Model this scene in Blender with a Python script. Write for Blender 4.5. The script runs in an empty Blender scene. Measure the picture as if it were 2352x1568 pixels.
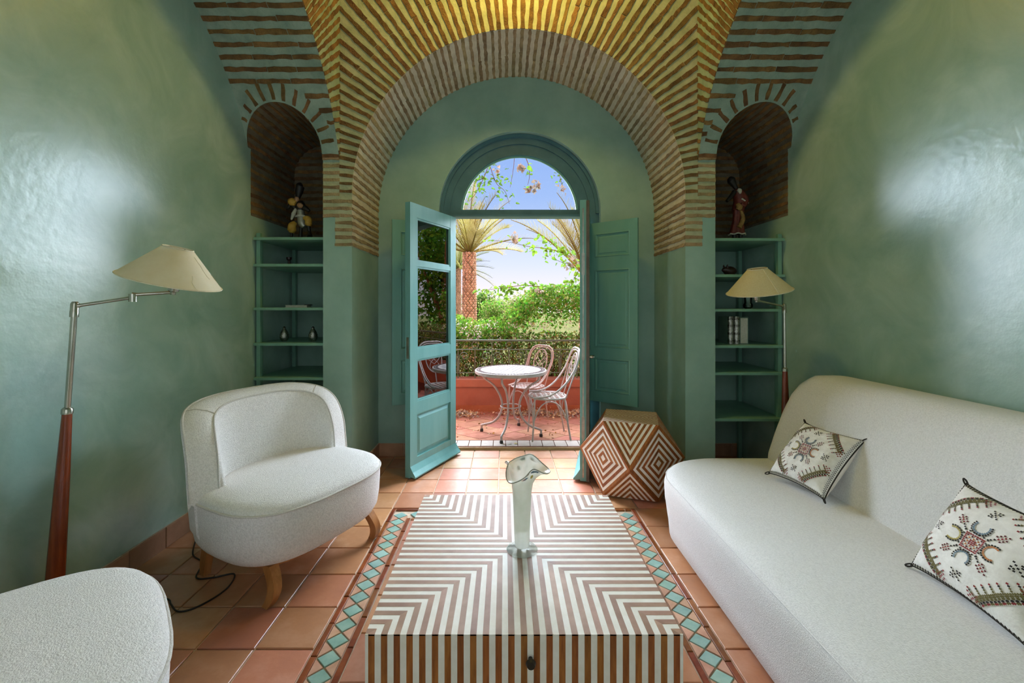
import bpy, math, random
from mathutils import Vector, Matrix, noise
from math import sin, cos, pi, sqrt, atan2, radians
R = random.Random(11)
scene = bpy.context.scene
COL = scene.collection
V = Vector

# ------------------------------------------------------------------ camera, sky, sun, lights, exposure
F, PX, PY, HC = 975.0, 1160.0, 704.0, 1.45          # focal length in pixels, vanishing point, eye height
cam = bpy.data.cameras.new('camera')
cam.sensor_width = 36.0
cam.lens = F / 2352 * 36
cam.shift_x = (1176 - PX) / 2352
cam.shift_y = (PY - 784) / 2352
cam.clip_start = 0.05
cam.clip_end = 300
cam_ob = bpy.data.objects.new('camera', cam)
COL.objects.link(cam_ob)
cam_ob.location = (0, 0, HC)
cam_ob.rotation_euler = (pi / 2, 0, 0)
scene.camera = cam_ob

world = bpy.data.worlds.new('sky')
scene.world = world
world.use_nodes = True
wn = world.node_tree
wn.nodes.clear()
w_out = wn.nodes.new('ShaderNodeOutputWorld')
w_bg = wn.nodes.new('ShaderNodeBackground')
w_tc = wn.nodes.new('ShaderNodeTexCoord')
w_sep = wn.nodes.new('ShaderNodeSeparateXYZ')
w_ramp = wn.nodes.new('ShaderNodeValToRGB')
cr = w_ramp.color_ramp
cr.elements[0].position = 0.0
cr.elements[0].color = (0.90, 0.80, 0.80, 1)
cr.elements[1].position = 0.5
cr.elements[1].color = (0.21, 0.36, 0.80, 1)
e = cr.elements.new(0.10); e.color = (0.62, 0.68, 0.90, 1)
e = cr.elements.new(0.25); e.color = (0.36, 0.50, 0.86, 1)
wn.links.new(w_tc.outputs['Generated'], w_sep.inputs[0])
wn.links.new(w_sep.outputs['Z'], w_ramp.inputs[0])
wn.links.new(w_ramp.outputs[0], w_bg.inputs[0])
wn.links.new(w_bg.outputs[0], w_out.inputs[0])
w_bg.inputs[1].default_value = 1.0


def lamp(name, kind, loc, rot, energy, color, **kw):
    d = bpy.data.lights.new(name, kind)
    d.energy = energy
    d.color = color
    for k, v in kw.items():
        setattr(d, k, v)
    o = bpy.data.objects.new(name, d)
    COL.objects.link(o)
    o.location = loc
    o.rotation_euler = rot
    return o


def aim(d):
    return V(d).to_track_quat('-Z', 'Y').to_euler()


# hard sun over the roof from behind the house, and an added wide sun lamp, raised to light the room through the door
lamp('sun', 'SUN', (0, 0, 12), aim((-0.30, 0.42, -0.86)), 3.2, (1.0, 0.86, 0.66), angle=radians(0.6))
lamp('added_sky_fill', 'SUN', (0, 12, 12), aim((0.0, -0.955, -0.30)), 46.0, (0.76, 0.86, 1.0), angle=radians(110))  # stands in for bright sky in front, far stronger than the world sky
# added fill light behind the camera, in front of a closed rear wall
lamp('rear_fill', 'AREA', (0.1, -1.45, 1.9), aim((0, 1, 0.0)), 20, (0.86, 0.93, 1.0), shape='RECTANGLE', size=2.6, size_y=2.4)
# assumed hanging lamp, light only, under the crown of the vault, above the frame
lamp('assumed_vault_lamp', 'POINT', (0.11, 2.75, 4.3), (0, 0, 0), 46, (1.0, 0.66, 0.14), shadow_soft_size=0.15)

vs = scene.view_settings
vs.view_transform = 'Standard'
vs.look = 'None'
vs.gamma = 1.0
vs.use_curve_mapping = False
vs.exposure = 0.35


# ------------------------------------------------------------------ helpers
def lin(h):
    h = h.lstrip('#')
    out = []
    for i in (0, 2, 4):
        c = int(h[i:i + 2], 16) / 255
        out.append(c / 12.92 if c <= 0.04045 else ((c + 0.055) / 1.055) ** 2.4)
    return (*out, 1)


MATS = {}


def mat(name, c1, c2=None, scale=6.0, rough=0.6, bump=0.0, bscale=80.0, spec=0.5, metal=0.0, coat=0.0, ior=1.5,
        stretch=(1, 1, 1), ramp=(0.35, 0.65), vary=0.0, island=0.0, trans=0.0, c3=None, transm=0.0, bdist=0.01, detail=5.0,
        rvar=0.0, sheen=0.0, hue=0.0, distort=0.0, alpha=1.0):
    m = bpy.data.materials.new(name)
    MATS[name] = m
    m.use_nodes = True
    nt = m.node_tree
    N, L = nt.nodes, nt.links
    b = N['Principled BSDF']
    b.inputs['Roughness'].default_value = rough
    b.inputs['Metallic'].default_value = metal
    b.inputs['Specular IOR Level'].default_value = spec
    b.inputs['IOR'].default_value = ior
    b.inputs['Coat Weight'].default_value = coat
    b.inputs['Coat Roughness'].default_value = 0.25
    b.inputs['Sheen Weight'].default_value = sheen
    b.inputs['Alpha'].default_value = alpha
    b.inputs['Transmission Weight'].default_value = transm
    tc = N.new('ShaderNodeTexCoord')
    mp = N.new('ShaderNodeMapping')
    mp.inputs['Scale'].default_value = stretch
    L.new(tc.outputs['Object'], mp.inputs[0])
    if vary:
        o2 = N.new('ShaderNodeObjectInfo')
        k2 = N.new('ShaderNodeVectorMath'); k2.operation = 'SCALE'; k2.inputs['Scale'].default_value = 40
        cx = N.new('ShaderNodeCombineXYZ')
        for i_ in range(3):
            L.new(o2.outputs['Random'], cx.inputs[i_])
        L.new(cx.outputs[0], k2.inputs[0])
        L.new(k2.outputs[0], mp.inputs['Location'])
    nz = N.new('ShaderNodeTexNoise')
    nz.inputs['Scale'].default_value = scale
    nz.inputs['Detail'].default_value = detail
    nz.inputs['Roughness'].default_value = 0.62
    nz.inputs['Distortion'].default_value = distort
    L.new(mp.outputs[0], nz.inputs['Vector'])
    rp = N.new('ShaderNodeValToRGB')
    rp.color_ramp.elements[0].position = ramp[0]
    rp.color_ramp.elements[1].position = ramp[1]
    rp.color_ramp.elements[0].color = lin(c1)
    rp.color_ramp.elements[1].color = lin(c2 or c1)
    if c3:
        e = rp.color_ramp.elements.new((ramp[0] + ramp[1]) / 2)
        e.color = lin(c3)
    L.new(nz.outputs[0], rp.inputs[0])
    col = rp.outputs[0]
    if vary or island or hue:
        hs = N.new('ShaderNodeHueSaturation')
        mr = N.new('ShaderNodeMapRange')
        if island:
            g = N.new('ShaderNodeNewGeometry')
            L.new(g.outputs['Random Per Island'], mr.inputs[0])
        else:
            oi = N.new('ShaderNodeObjectInfo')
            L.new(oi.outputs['Random'], mr.inputs[0])
        k = island or vary
        mr.inputs[3].default_value = 1 - k
        mr.inputs[4].default_value = 1 + k
        L.new(mr.outputs[0], hs.inputs['Value'])
        if hue:
            m2 = N.new('ShaderNodeMapRange')
            wv = N.new('ShaderNodeMath'); wv.operation = 'MULTIPLY'; wv.inputs[1].default_value = 7.31
            fr = N.new('ShaderNodeMath'); fr.operation = 'FRACT'
            L.new(mr.inputs[0].links[0].from_socket, wv.inputs[0]); L.new(wv.outputs[0], fr.inputs[0])
            L.new(fr.outputs[0], m2.inputs[0])
            m2.inputs[3].default_value = 0.5 - hue
            m2.inputs[4].default_value = 0.5 + hue
            L.new(m2.outputs[0], hs.inputs['Hue'])
        L.new(col, hs.inputs['Color'])
        col = hs.outputs[0]
    L.new(col, b.inputs['Base Color'])
    if rvar and False:
        m3 = N.new('ShaderNodeMath'); m3.operation = 'MULTIPLY_ADD'
        m3.inputs[1].default_value = rvar * 4
        m3.inputs[2].default_value = rough - rvar * 2
        n3 = N.new('ShaderNodeTexNoise')
        n3.inputs['Scale'].default_value = scale * 2.3
        n3.inputs['Detail'].default_value = 6
        L.new(mp.outputs[0], n3.inputs['Vector'])
        L.new(n3.outputs[0], m3.inputs[0])
        L.new(m3.outputs[0], b.inputs['Roughness'])
    if bump:
        n2 = N.new('ShaderNodeTexNoise')
        n2.inputs['Scale'].default_value = bscale
        n2.inputs['Detail'].default_value = 4
        L.new(mp.outputs[0], n2.inputs['Vector'])
        bp = N.new('ShaderNodeBump')
        bp.inputs['Strength'].default_value = bump
        bp.inputs['Distance'].default_value = bdist
        L.new(n2.outputs[0], bp.inputs['Height'])
        L.new(bp.outputs[0], b.inputs['Normal'])
    if trans:
        t = N.new('ShaderNodeBsdfTranslucent')
        L.new(col, t.inputs[0])
        mx = N.new('ShaderNodeMixShader')
        mx.inputs[0].default_value = trans
        L.new(b.outputs[0], mx.inputs[1])
        L.new(t.outputs[0], mx.inputs[2])
        L.new(mx.outputs[0], N['Material Output'].inputs[0])
    return m


def pane_mat(name, tint='ffffff', ior=1.6):
    m = bpy.data.materials.new(name)
    MATS[name] = m
    m.use_nodes = True
    nt = m.node_tree
    N, L = nt.nodes, nt.links
    N.remove(N['Principled BSDF'])
    t = N.new('ShaderNodeBsdfTransparent'); t.inputs[0].default_value = lin(tint)
    g = N.new('ShaderNodeBsdfGlossy'); g.inputs['Roughness'].default_value = 0.01
    f = N.new('ShaderNodeFresnel'); f.inputs[0].default_value = ior
    mx = N.new('ShaderNodeMixShader')
    L.new(f.outputs[0], mx.inputs[0]); L.new(t.outputs[0], mx.inputs[1]); L.new(g.outputs[0], mx.inputs[2])
    L.new(mx.outputs[0], N['Material Output'].inputs[0])
    return m


def rr_ring(x0, x1, y0, y1, r, n=6):
    """rounded rectangle, corner radii r = (x1y1, x0y1, x0y0, x1y0)"""
    out = []
    cs = ((x1 - r[0], y1 - r[0], 0, r[0]), (x0 + r[1], y1 - r[1], 90, r[1]), (x0 + r[2], y0 + r[2], 180, r[2]), (x1 - r[3], y0 + r[3], 270, r[3]))
    for cx, cy, a, q in cs:
        for i in range(n + 1):
            t = radians(a + 90 * i / n)
            out.append((cx + q * cos(t), cy + q * sin(t)))
    return out


class MB:
    def __init__(s):
        s.v, s.f, s.m = [], [], []

    def add(s, vs, fs, m=0, M=None):
        o = len(s.v)
        s.v += [tuple(M @ V(p)) if M else tuple(p) for p in vs]
        s.f += [tuple(i + o for i in f) for f in fs]
        s.m += [m] * len(fs)
        return s

    def box(s, x0, x1, y0, y1, z0, z1, m=0, M=None):
        vs = [(x0, y0, z0), (x1, y0, z0), (x1, y1, z0), (x0, y1, z0), (x0, y0, z1), (x1, y0, z1), (x1, y1, z1), (x0, y1, z1)]
        return s.add(vs, [(0, 3, 2, 1), (4, 5, 6, 7), (0, 1, 5, 4), (1, 2, 6, 5), (2, 3, 7, 6), (3, 0, 4, 7)], m, M)

    def cbox(s, x0, x1, y0, y1, z0, z1, c=0.004, m=0, M=None):
        """box with a chamfered top edge all round"""
        a = [(x0, y0, z0), (x1, y0, z0), (x1, y1, z0), (x0, y1, z0)]
        b = [(x, y, z1 - c) for x, y, z in a]
        t = [(x0 + c, y0 + c, z1), (x1 - c, y0 + c, z1), (x1 - c, y1 - c, z1), (x0 + c, y1 - c, z1)]
        fs = [(8, 9, 10, 11), (3, 2, 1, 0)]
        for i in range(4):
            j = (i + 1) % 4
            fs += [(i, j, 4 + j, 4 + i), (4 + i, 4 + j, 8 + j, 8 + i)]
        return s.add(a + b + t, fs, m, M)

    def loft(s, rings, closed=True, cap0=False, cap1=False, m=0, M=None):
        n = len(rings[0])
        vs = [p for r in rings for p in r]
        fs = []
        for k in range(len(rings) - 1):
            for i in range(n if closed else n - 1):
                j = (i + 1) % n
                fs.append((k * n + i, k * n + j, (k + 1) * n + j, (k + 1) * n + i))
        if cap0:
            fs.append(tuple(range(n - 1, -1, -1)))
        if cap1:
            o = (len(rings) - 1) * n
            fs.append(tuple(range(o, o + n)))
        return s.add(vs, fs, m, M)

    def lathe(s, prof, n=24, c=(0, 0, 0), m=0, M=None, cap0=True, cap1=True):
        rings = [[(c[0] + r * cos(2 * pi * i / n), c[1] + r * sin(2 * pi * i / n), c[2] + z) for i in range(n)] for r, z in prof]
        return s.loft(rings, True, cap0, cap1, m, M)

    def tube(s, pts, r, n=8, m=0, closed=False, M=None, flat=1.0):
        pts = [V(p) for p in pts]
        k = len(pts)
        rad = r if isinstance(r, (list, tuple)) else [r] * k
        rings = []
        up = None
        for i, p in enumerate(pts):
            a = pts[(i - 1) % k] if (closed or i > 0) else p
            b = pts[(i + 1) % k] if (closed or i < k - 1) else p
            t = (b - a)
            t = t.normalized() if t.length > 1e-9 else V((0, 0, 1))
            if up is None:
                up = V((0, 0, 1)) if abs(t.z) < 0.9 else V((1, 0, 0))
            x = t.cross(up)
            if x.length < 1e-6:
                x = t.cross(V((0.3, 1, 0.2)))
            x.normalize()
            y = x.cross(t).normalized()
            up = y
            rings.append([p + rad[i] * (x * cos(2 * pi * j / n) + y * flat * sin(2 * pi * j / n)) for j in range(n)])
        if closed:
            rings.append(rings[0])
        return s.loft(rings, True, not closed, not closed, m, M)

    def mesh(s, name, mats, smooth=0):
        me = bpy.data.meshes.new(name)
        me.from_pydata([tuple(p) for p in s.v], [], s.f)
        for q in (mats if isinstance(mats, (list, tuple)) else [mats]):
            me.materials.append(MATS[q] if isinstance(q, str) else q)
        if any(s.m):
            me.polygons.foreach_set('material_index', s.m)
        if smooth:
            me.polygons.foreach_set('use_smooth', [True] * len(me.polygons))
            if smooth < 180:
                me.set_sharp_from_angle(angle=radians(smooth))
        me.update()
        return me

    def build(s, name, mats, parent=None, smooth=0, **props):
        return link(name, s.mesh(name, mats, smooth), parent, **props)


def link(name, me, parent=None, loc=None, rot=None, **props):
    o = bpy.data.objects.new(name, me)
    COL.objects.link(o)
    o.parent = parent
    if loc is not None:
        o.location = loc
    if rot is not None:
        o.rotation_euler = rot
    for k, v in props.items():
        o[k] = v
    return o


def thing(name, label, cat, loc=(0, 0, 0), rz=0, group=None, **props):
    o = link(name, None, None, loc, (0, 0, rz), label=label, category=cat, **props)
    o.empty_display_size = 0.1
    if group:
        o['group'] = group
    return o


def copy_tree(o, parent=None):
    c = o.copy()
    COL.objects.link(c)
    c.parent = parent
    for ch in list(o.children):
        copy_tree(ch, c)
    return c


def fl(px, py, z=0.0):
    """floor point (at height z) under a place in the photograph"""
    y = F * (HC - z) / (py - PY)
    return V(((px - PX) / F * y, y, z))


def spline(pts, n=8):
    P = [V(p) for p in pts]
    out = []
    for i in range(len(P) - 1):
        p0, p1, p2, p3 = P[max(0, i - 1)], P[i], P[i + 1], P[min(len(P) - 1, i + 2)]
        for j in range(n):
            t = j / n
            out.append(0.5 * ((2 * p1) + (p2 - p0) * t + (2 * p0 - 5 * p1 + 4 * p2 - p3) * t * t + (3 * p1 - p0 - 3 * p2 + p3) * t ** 3))
    out.append(P[-1])
    return out


# ------------------------------------------------------------------ materials
mat('tadelakt', '83ab9f', 'b9d4ca', 2.4, rough=0.29, bump=0.09, bscale=24, ior=1.9, ramp=(0.25, 0.75), c3='9fc0b4', rvar=0.04, bdist=0.02, coat=0.65, detail=9, distort=0.8)
mat('plaster_teal', '86aa9c', 'a2c2b4', 2.2, rough=0.42, bump=0.15, bscale=18, ramp=(0.3, 0.7), rvar=0.1, bdist=0.01)
mat('mortar_green', '80988a', '9fb3a3', 7, rough=0.85, bump=0.6, bscale=40, bdist=0.01)
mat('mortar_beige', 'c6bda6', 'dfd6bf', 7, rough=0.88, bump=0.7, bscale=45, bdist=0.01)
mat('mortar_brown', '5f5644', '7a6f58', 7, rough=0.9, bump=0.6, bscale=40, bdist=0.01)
mat('mortar_olive', 'a5aa84', 'c2c49f', 7, rough=0.85, bump=0.6, bscale=40, bdist=0.01)
mat('brick', '5f4527', '8d6a3d', 9, rough=0.92, bump=1.0, bscale=70, vary=0.22, bdist=0.012, hue=0.012)
mat('brick_pale', '8a7453', 'b39b74', 9, rough=0.92, bump=1.0, bscale=70, vary=0.2, bdist=0.012, hue=0.012)
mat('terracotta', 'ab7558', 'cb977a', 5, rough=0.36, coat=0.35, bump=0.25, bscale=30, vary=0.16, hue=0.015, c3='b97f5c', rvar=0.12, bdist=0.004, ramp=(0.25, 0.75))
mat('terracotta_dull', 'a67a5e', 'bd9072', 6, rough=0.6, bump=0.3, bscale=40, vary=0.12, bdist=0.004)
mat('grout', 'b7a089', 'd0bca4', 18, rough=0.9, bump=0.4, bscale=90)
mat('glaze_teal', '7fa69c', '9fbfb2', 9, rough=0.22, bump=0.15, bscale=50, vary=0.14, hue=0.02, bdist=0.003)
mat('glaze_brown', '6a3216', '94552a', 9, rough=0.28, bump=0.15, bscale=50, vary=0.2, hue=0.012, bdist=0.003)
mat('tri_tile', 'b98a70', 'cfa58b', 9, rough=0.35, vary=0.10, hue=0.01)
mat('door_teal', '5f9a98', '72aaa6', 5, rough=0.38, bump=0.08, bscale=40, stretch=(1, 1, 0.15), bdist=0.004)
mat('frame_teal', '436a75', '507882', 5, rough=0.4)
mat('shutter_teal', '6fa79b', '7fb3a6', 4, rough=0.42, bump=0.06, bscale=30, stretch=(1, 1, 0.2), bdist=0.004)
mat('shelf_green', '6d9c88', '7fae99', 4, rough=0.4)
mat('lock_steel', '8d8a80', 'a8a498', 20, rough=0.35, metal=0.9)
mat('dark_edge', '554d45', '6a6258', 9, rough=0.6)
mat('boucle', 'd6d4d2', 'f2f0ee', 130, rough=0.95, bump=0.9, bscale=210, sheen=0.2, bdist=0.006, ramp=(0.25, 0.6), detail=3)
mat('boucle_fine', 'dcdad8', 'f0eeec', 160, rough=0.95, bump=0.6, bscale=240, sheen=0.2, bdist=0.004, ramp=(0.25, 0.6), detail=3)
mat('piping', 'c9c6c0', 'dedbd5', 200, rough=0.95, bump=0.5, bscale=300)
mat('leg_oak', '9c6434', 'b97f49', 5, rough=0.42, stretch=(6, 6, 0.7))
mat('bone', 'e9e2d6', 'f3eee6', 14, rough=0.55, bump=0.03, bscale=60, spec=0.3)
mat('inlay_wood', '83481f', 'a8662f', 10, rough=0.45, stretch=(6, 6, 0.8), vary=0.2, hue=0.008)
mat('inlay_sheen', '9c7661', 'b58f79', 8, rough=0.55, spec=0.3, vary=0.10, hue=0.006)  # paler wood inlay for the tops, glossy reflection put into the colour
mat('knob_dark', '1f1a17', '2c2622', 9, rough=0.4)
mat('lamp_wood', '6d2a12', '94401c', 5, rough=0.22, stretch=(8, 8, 0.6), coat=0.5)
mat('nickel', 'a9a69b', 'bdb9ac', 12, rough=0.25, metal=1.0)
mat('shade_paper', 'f3ead0', 'faf3de', 9, rough=0.75, bump=0.35, bscale=16, trans=0.4, bdist=0.004)
mat('shade_cloth', 'efe3ba', 'f6ecc9', 90, rough=0.85, bump=0.1, bscale=200, trans=0.4)
mat('shade_trim', 'd9cfae', 'e6ddbf', 60, rough=0.8)
mat('cable', '1a1411', '2a211c', 20, rough=0.5)
mat('cushion_cloth', 'e9e4dc', 'f5f1ea', 40, rough=0.95, bump=0.35, bscale=120, bdist=0.004)
for nm, c in (('st_black', '2a2520'), ('st_red', '8f2f2f'), ('st_maroon', '5e2426'), ('st_olive', '6d6338'), ('st_blue', '6f8493'), ('st_orange', 'c07a45'), ('st_yellow', 'b7a65a')):
    mat(nm, c, c, 60, rough=0.9)
mat('vase_glass', 'eef1e6', 'fafbf6', 14, rough=0.10, coat=0.6, trans=0.3, c3='f4f6ee', alpha=0.62)
mat('vase_foot', 'dfe8e0', 'eef4ee', 14, rough=0.08, coat=0.8, alpha=0.38)
mat('vase_rim', '8d8f84', 'a8aa9e', 30, rough=0.1, coat=0.6)
mat('vase_speck', 'c39a4f', '6f87a6', 34, rough=0.15, transm=0.3, c3='c9cfc4')
mat('silver_hammered', '8f8e88', 'c4c2ba', 60, rough=0.3, metal=1.0, bump=1.0, bscale=60, bdist=0.006)
mat('silver_dark', '45443f', 'a5a39b', 55, rough=0.35, metal=1.0, bump=0.8, bscale=80, bdist=0.004)
mat('cover_green', '5e7a6b', '6b8777', 12, rough=0.6)
mat('paper', 'cfcabb', 'ded9ca', 60, rough=0.8)
mat('ceramic_dark', '32201c', '4a302a', 18, rough=0.35)
mat('fig_black', '14110f', '231d1a', 18, rough=0.5)
mat('fig_yellow', 'b98a2e', 'd2a548', 30, rough=0.6)
mat('fig_maroon', '5a231a', '7c3425', 30, rough=0.55)
mat('fig_skin', 'a77c5a', 'bb8f6b', 30, rough=0.5)
mat('fig_white', 'b9b4a4', 'd2cdbd', 30, rough=0.6)
mat('fig_gold', '8c6a35', 'b08a4c', 40, rough=0.5, bump=0.8, bscale=120)
mat('fig_silver', '9a988c', 'b8b5a7', 30, rough=0.4, metal=0.6)
pane_mat('pane', 'f2f6f4', 3.0)
pane_mat('fan_pane', 'f6f9fa', 1.35)
pane_mat('clear_glass', 'eef4f2', 1.7)
# outdoors
mat('terrace_tile', '8a5e4c', 'a0705c', 7, rough=0.7, bump=0.3, bscale=40, vary=0.13, hue=0.012, bdist=0.004, spec=0.0)
mat('terrace_grout', '533528', '654234', 18, rough=0.9, spec=0.0)
mat('sill_tile', '9c8d82', 'ac9e92', 8, rough=0.5, vary=0.06, spec=0.15)
mat('riser', 'a08358', 'b4976a', 9, rough=0.6)
mat('red_wall', '855749', '936556', 2.2, rough=0.85, bump=0.3, bscale=30, bdist=0.006, spec=0.0)
mat('red_ledge', '875b4c', '966958', 2.2, rough=0.85, bump=0.3, bscale=30, bdist=0.006, spec=0.0)
mat('red_skirt', '8a5a42', '98664c', 5, rough=0.8, spec=0.0)
mat('rail_green', '4f6357', '5e7265', 8, rough=0.6, spec=0.1)
mat('iron_white', 'a0938a', 'b0a299', 16, rough=0.45, spec=0.15)
mat('rubber', '2c2622', '3a332d', 16, rough=0.7)
mat('mosaic_white', '837d7b', '918b89', 20, rough=0.35, island=0.07, spec=0.0)
mat('mosaic_rim', '4c4240', '665b58', 60, rough=0.4, island=0.15, spec=0.0)
mat('leaf_bright', '42701c', '6c9432', 3, rough=0.5, island=0.35, hue=0.03, trans=0.5, spec=0.0)
mat('leaf_mid', '355c20', '577a30', 3, rough=0.5, island=0.4, hue=0.03, trans=0.45, spec=0.0)
mat('leaf_dark', '2c4a1f', '4c6f2c', 3, rough=0.55, island=0.4, hue=0.02, trans=0.35, spec=0.0)
mat('leaf_dry', '4a3c24', '6b5a36', 3, rough=0.7, island=0.4, hue=0.03, trans=0.35, spec=0.0)
mat('leaf_olive', '6c763c', '8a8c50', 3, rough=0.6, island=0.35, hue=0.03, trans=0.4, spec=0.0)
mat('twig', '5a4a35', '74624a', 9, rough=0.9, spec=0.0)
mat('petal', 'a8a294', 'bcb6a8', 8, rough=0.7, island=0.15, trans=0.35, spec=0.0)
mat('petal_shaded', '7d7466', '968c7c', 8, rough=0.7, vary=0.12, trans=0.3, spec=0.0)  # darker copy of petal; shade on the hanging sprigs put into the colour
mat('petal_dry', 'a8946c', 'c4b490', 8, rough=0.8, island=0.2, spec=0.0)
mat('leaf_fallen', '7a4c26', 'a8803c', 8, rough=0.8, island=0.3, spec=0.0)
mat('palm_trunk', 'b08670', 'cca58c', 6, rough=0.9, island=0.25, bump=0.5, bscale=20, spec=0.0)
mat('palm_leaf', '847a40', 'a0945a', 2, rough=0.6, vary=0.38, hue=0.025, trans=0.35, spec=0.0)
mat('palm_leaf_green', '70723a', '8c884c', 2, rough=0.6, vary=0.38, hue=0.025, trans=0.35, spec=0.0)
mat('bark', '6b5a45', '8a775e', 9, rough=0.9, bump=0.6, bscale=30, spec=0.0)
mat('earth', '4c4c30', '5e5a38', 0.6, rough=0.95, bump=0.5, bscale=6, spec=0.0)
mat('facade', 'b5694c', 'c57a5a', 1.5, rough=0.9, spec=0.0)

# ------------------------------------------------------------------ room shell
XL, XR, XC = -2.05, 2.28, 0.11
YF, YD, YO = 3.42, 4.13, 4.42
XSL, XSR = -1.333, 1.553
RA, ZA = 1.343, 2.345
XNL, XNR = -1.466, 1.694
YC2, ZC2, R2 = 1.97, 2.19, 1.51
ZSP = ZC2 + sqrt(R2 ** 2 - (YF - YC2) ** 2)
YR, ZTOP = -1.6, 4.7
DX, DR, DZ = 0.144, 0.788, 2.37        # door opening centre, half width, springing


def yprof(z):
    if z <= ZSP:
        return YF
    return YC2 + sqrt(max(0, R2 ** 2 - (z - ZC2) ** 2))


def wall(name, mats, mb, **kw):
    return mb.build(name, mats, None, kind='structure', **kw)


def gridface(mb, pts, m=0):
    """pts: rows of columns"""
    nr, nc = len(pts), len(pts[0])
    vs = [p for r in pts for p in r]
    fs = [(i * nc + j, i * nc + j + 1, (i + 1) * nc + j + 1, (i + 1) * nc + j) for i in range(nr - 1) for j in range(nc - 1)]
    mb.add(vs, fs, m)


# floor slab
mb = MB()
mb.box(XL - 0.3, XR + 0.3, YR - 0.2, YO - 0.11, -0.12, -0.008)
floor = wall('floor', 'grout', mb)

# long side walls: end walls of the side bays, running on to the back of the niches
for nm, x, s in (('wall_left', XL, -1), ('wall_right', XR, 1)):
    mb = MB()
    a, b = sorted((x, x + s * 0.25))
    mb.box(a, b, YR, YO, 0, ZTOP)
    o = wall(nm, 'tadelakt', mb)
    if s < 0:
        wall_left = o
    else:
        wall_right = o
mb = MB()
mb.box(XL - 0.25, XR + 0.25, YR - 0.25, YR, 0, ZTOP)
wall('wall_rear', 'tadelakt', mb)

# wall with the door: plain inner face, reveal and outer face in one shell
def ztop_door(x):
    d = DR ** 2 - (x - DX) ** 2
    return DZ + sqrt(d) if d > 0 else 0.0


mb = MB()
xs = [XL - 0.2, DX - DR] + [DX - DR * cos(pi * i / 40) for i in range(1, 40)] + [DX + DR, XR + 0.2]
for i in range(len(xs) - 1):
    x0, x1 = xs[i], xs[i + 1]
    inside = DX - DR - 1e-6 < (x0 + x1) / 2 < DX + DR
    z0, z1 = (max(ztop_door(x0), DZ), max(ztop_door(x1), DZ)) if inside else (0, 0)
    mb.add([(x0, YD, z0), (x1, YD, z1), (x1, YD, 4.0), (x0, YD, 4.0)], [(0, 1, 2, 3)], 0)
    mb.add([(x0, YO, z0), (x1, YO, z1), (x1, YO, 4.0), (x0, YO, 4.0)], [(3, 2, 1, 0)], 1)
    if inside:
        mb.add([(x0, YD, z0), (x1, YD, z1), (x1, YO, z1), (x0, YO, z0)], [(3, 2, 1, 0)], 0)
for s in (-1, 1):
    x = DX + s * DR
    mb.add([(x, YD, 0), (x, YO, 0), (x, YO, DZ), (x, YD, DZ)], [(0, 1, 2, 3)], 0)
wall_back = wall('wall_back', ['plaster_teal', 'facade'], mb)
# facade outside and roof edge
mb = MB()
mb.box(-7, XL - 0.25, YO - 0.3, YO, 0, 4.0)
mb.box(XR + 0.25, 7, YO - 0.3, YO, 0, 4.0)
mb.box(-7, 7, YO - 0.5, YO, 4.0, 4.9)
wall('wall_facade', 'facade', mb)

# arch wall: piers, soffit, lunette, niche jambs
mb = MB()
ZBR, ZBL = 1.934, 2.176         # lowest brick course, inner and outer half of the pier


# inner edge of the pier follows the arch, so the part above ZA is made of slices
XAL, XAR = XC - RA, XC + RA
XPL, XPR = -1.368, 1.588
for xn, xp, xa, xs_ in ((XNL, XPL, XAL, XSL), (XNR, XPR, XAR, XSR)):
    def q(xa_, xb_, z0, z1, m):
        a, b = sorted((xa_, xb_))
        mb.add([(a, YF, z0), (b, YF, z0), (b, YF, z1), (a, YF, z1)], [(0, 1, 2, 3)], m)
    q(xn, xp, 0, ZBL, 0)
    q(xn, xp, ZBL, ZSP, 1)
    q(xp, xs_, 0, ZBR, 0)
    q(xp, xs_, ZBR, ZSP, 1)
    q(xs_, xa, 0, ZBR, 0)
    q(xs_, xa, ZBR, ZA, 1)
    for z0, z1, m in ((0, ZBR, 0), (ZBR, ZA, 2)):                         # reveal below the springing
        mb.add([(xa, YF, z0), (xa, YD, z0), (xa, YD, z1), (xa, YF, z1)], [(0, 1, 2, 3)], m)
    mb.add([(xn, YF, 0), (xn, YD, 0), (xn, YD, 2.1), (xn, YF, 2.1)], [(0, 1, 2, 3)], 0)
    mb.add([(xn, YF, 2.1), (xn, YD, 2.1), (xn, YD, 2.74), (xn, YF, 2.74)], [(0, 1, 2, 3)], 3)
NA = 72
pf = [(XC - RA * cos(pi * i / NA), ZA + RA * sin(pi * i / NA)) for i in range(NA + 1)]
gridface(mb, [[(x, YF, z) for x, z in pf], [(x, YD, z) for x, z in pf]], 2)
for i in range(NA):                                                        # lunette face around the arch
    (x0, z0), (x1, z1) = pf[i], pf[i + 1]
    mb.add([(x0, YF, z0), (x1, YF, z1), (x1, YF, ZTOP), (x0, YF, ZTOP)], [(0, 1, 2, 3)], 1)
mb.add([(XSL, YF, ZA), (XAL, YF, ZA), (XAL, YF, ZTOP), (XSL, YF, ZTOP)], [(0, 1, 2, 3)], 1)
mb.add([(XAR, YF, ZA), (XSR, YF, ZA), (XSR, YF, ZTOP), (XAR, YF, ZTOP)], [(0, 1, 2, 3)], 1)
wall_arch = wall('wall_arch', ['plaster_teal', 'mortar_olive', 'mortar_beige', 'mortar_brown'], mb)

# side bays: vaults running across the room, with the niche arch cut into their far side
NR_, NZ = 0.292, 2.72


def niche_top(x, xc):
    d = NR_ ** 2 - (x - xc) ** 2
    return NZ + sqrt(max(0.0, d))


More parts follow.
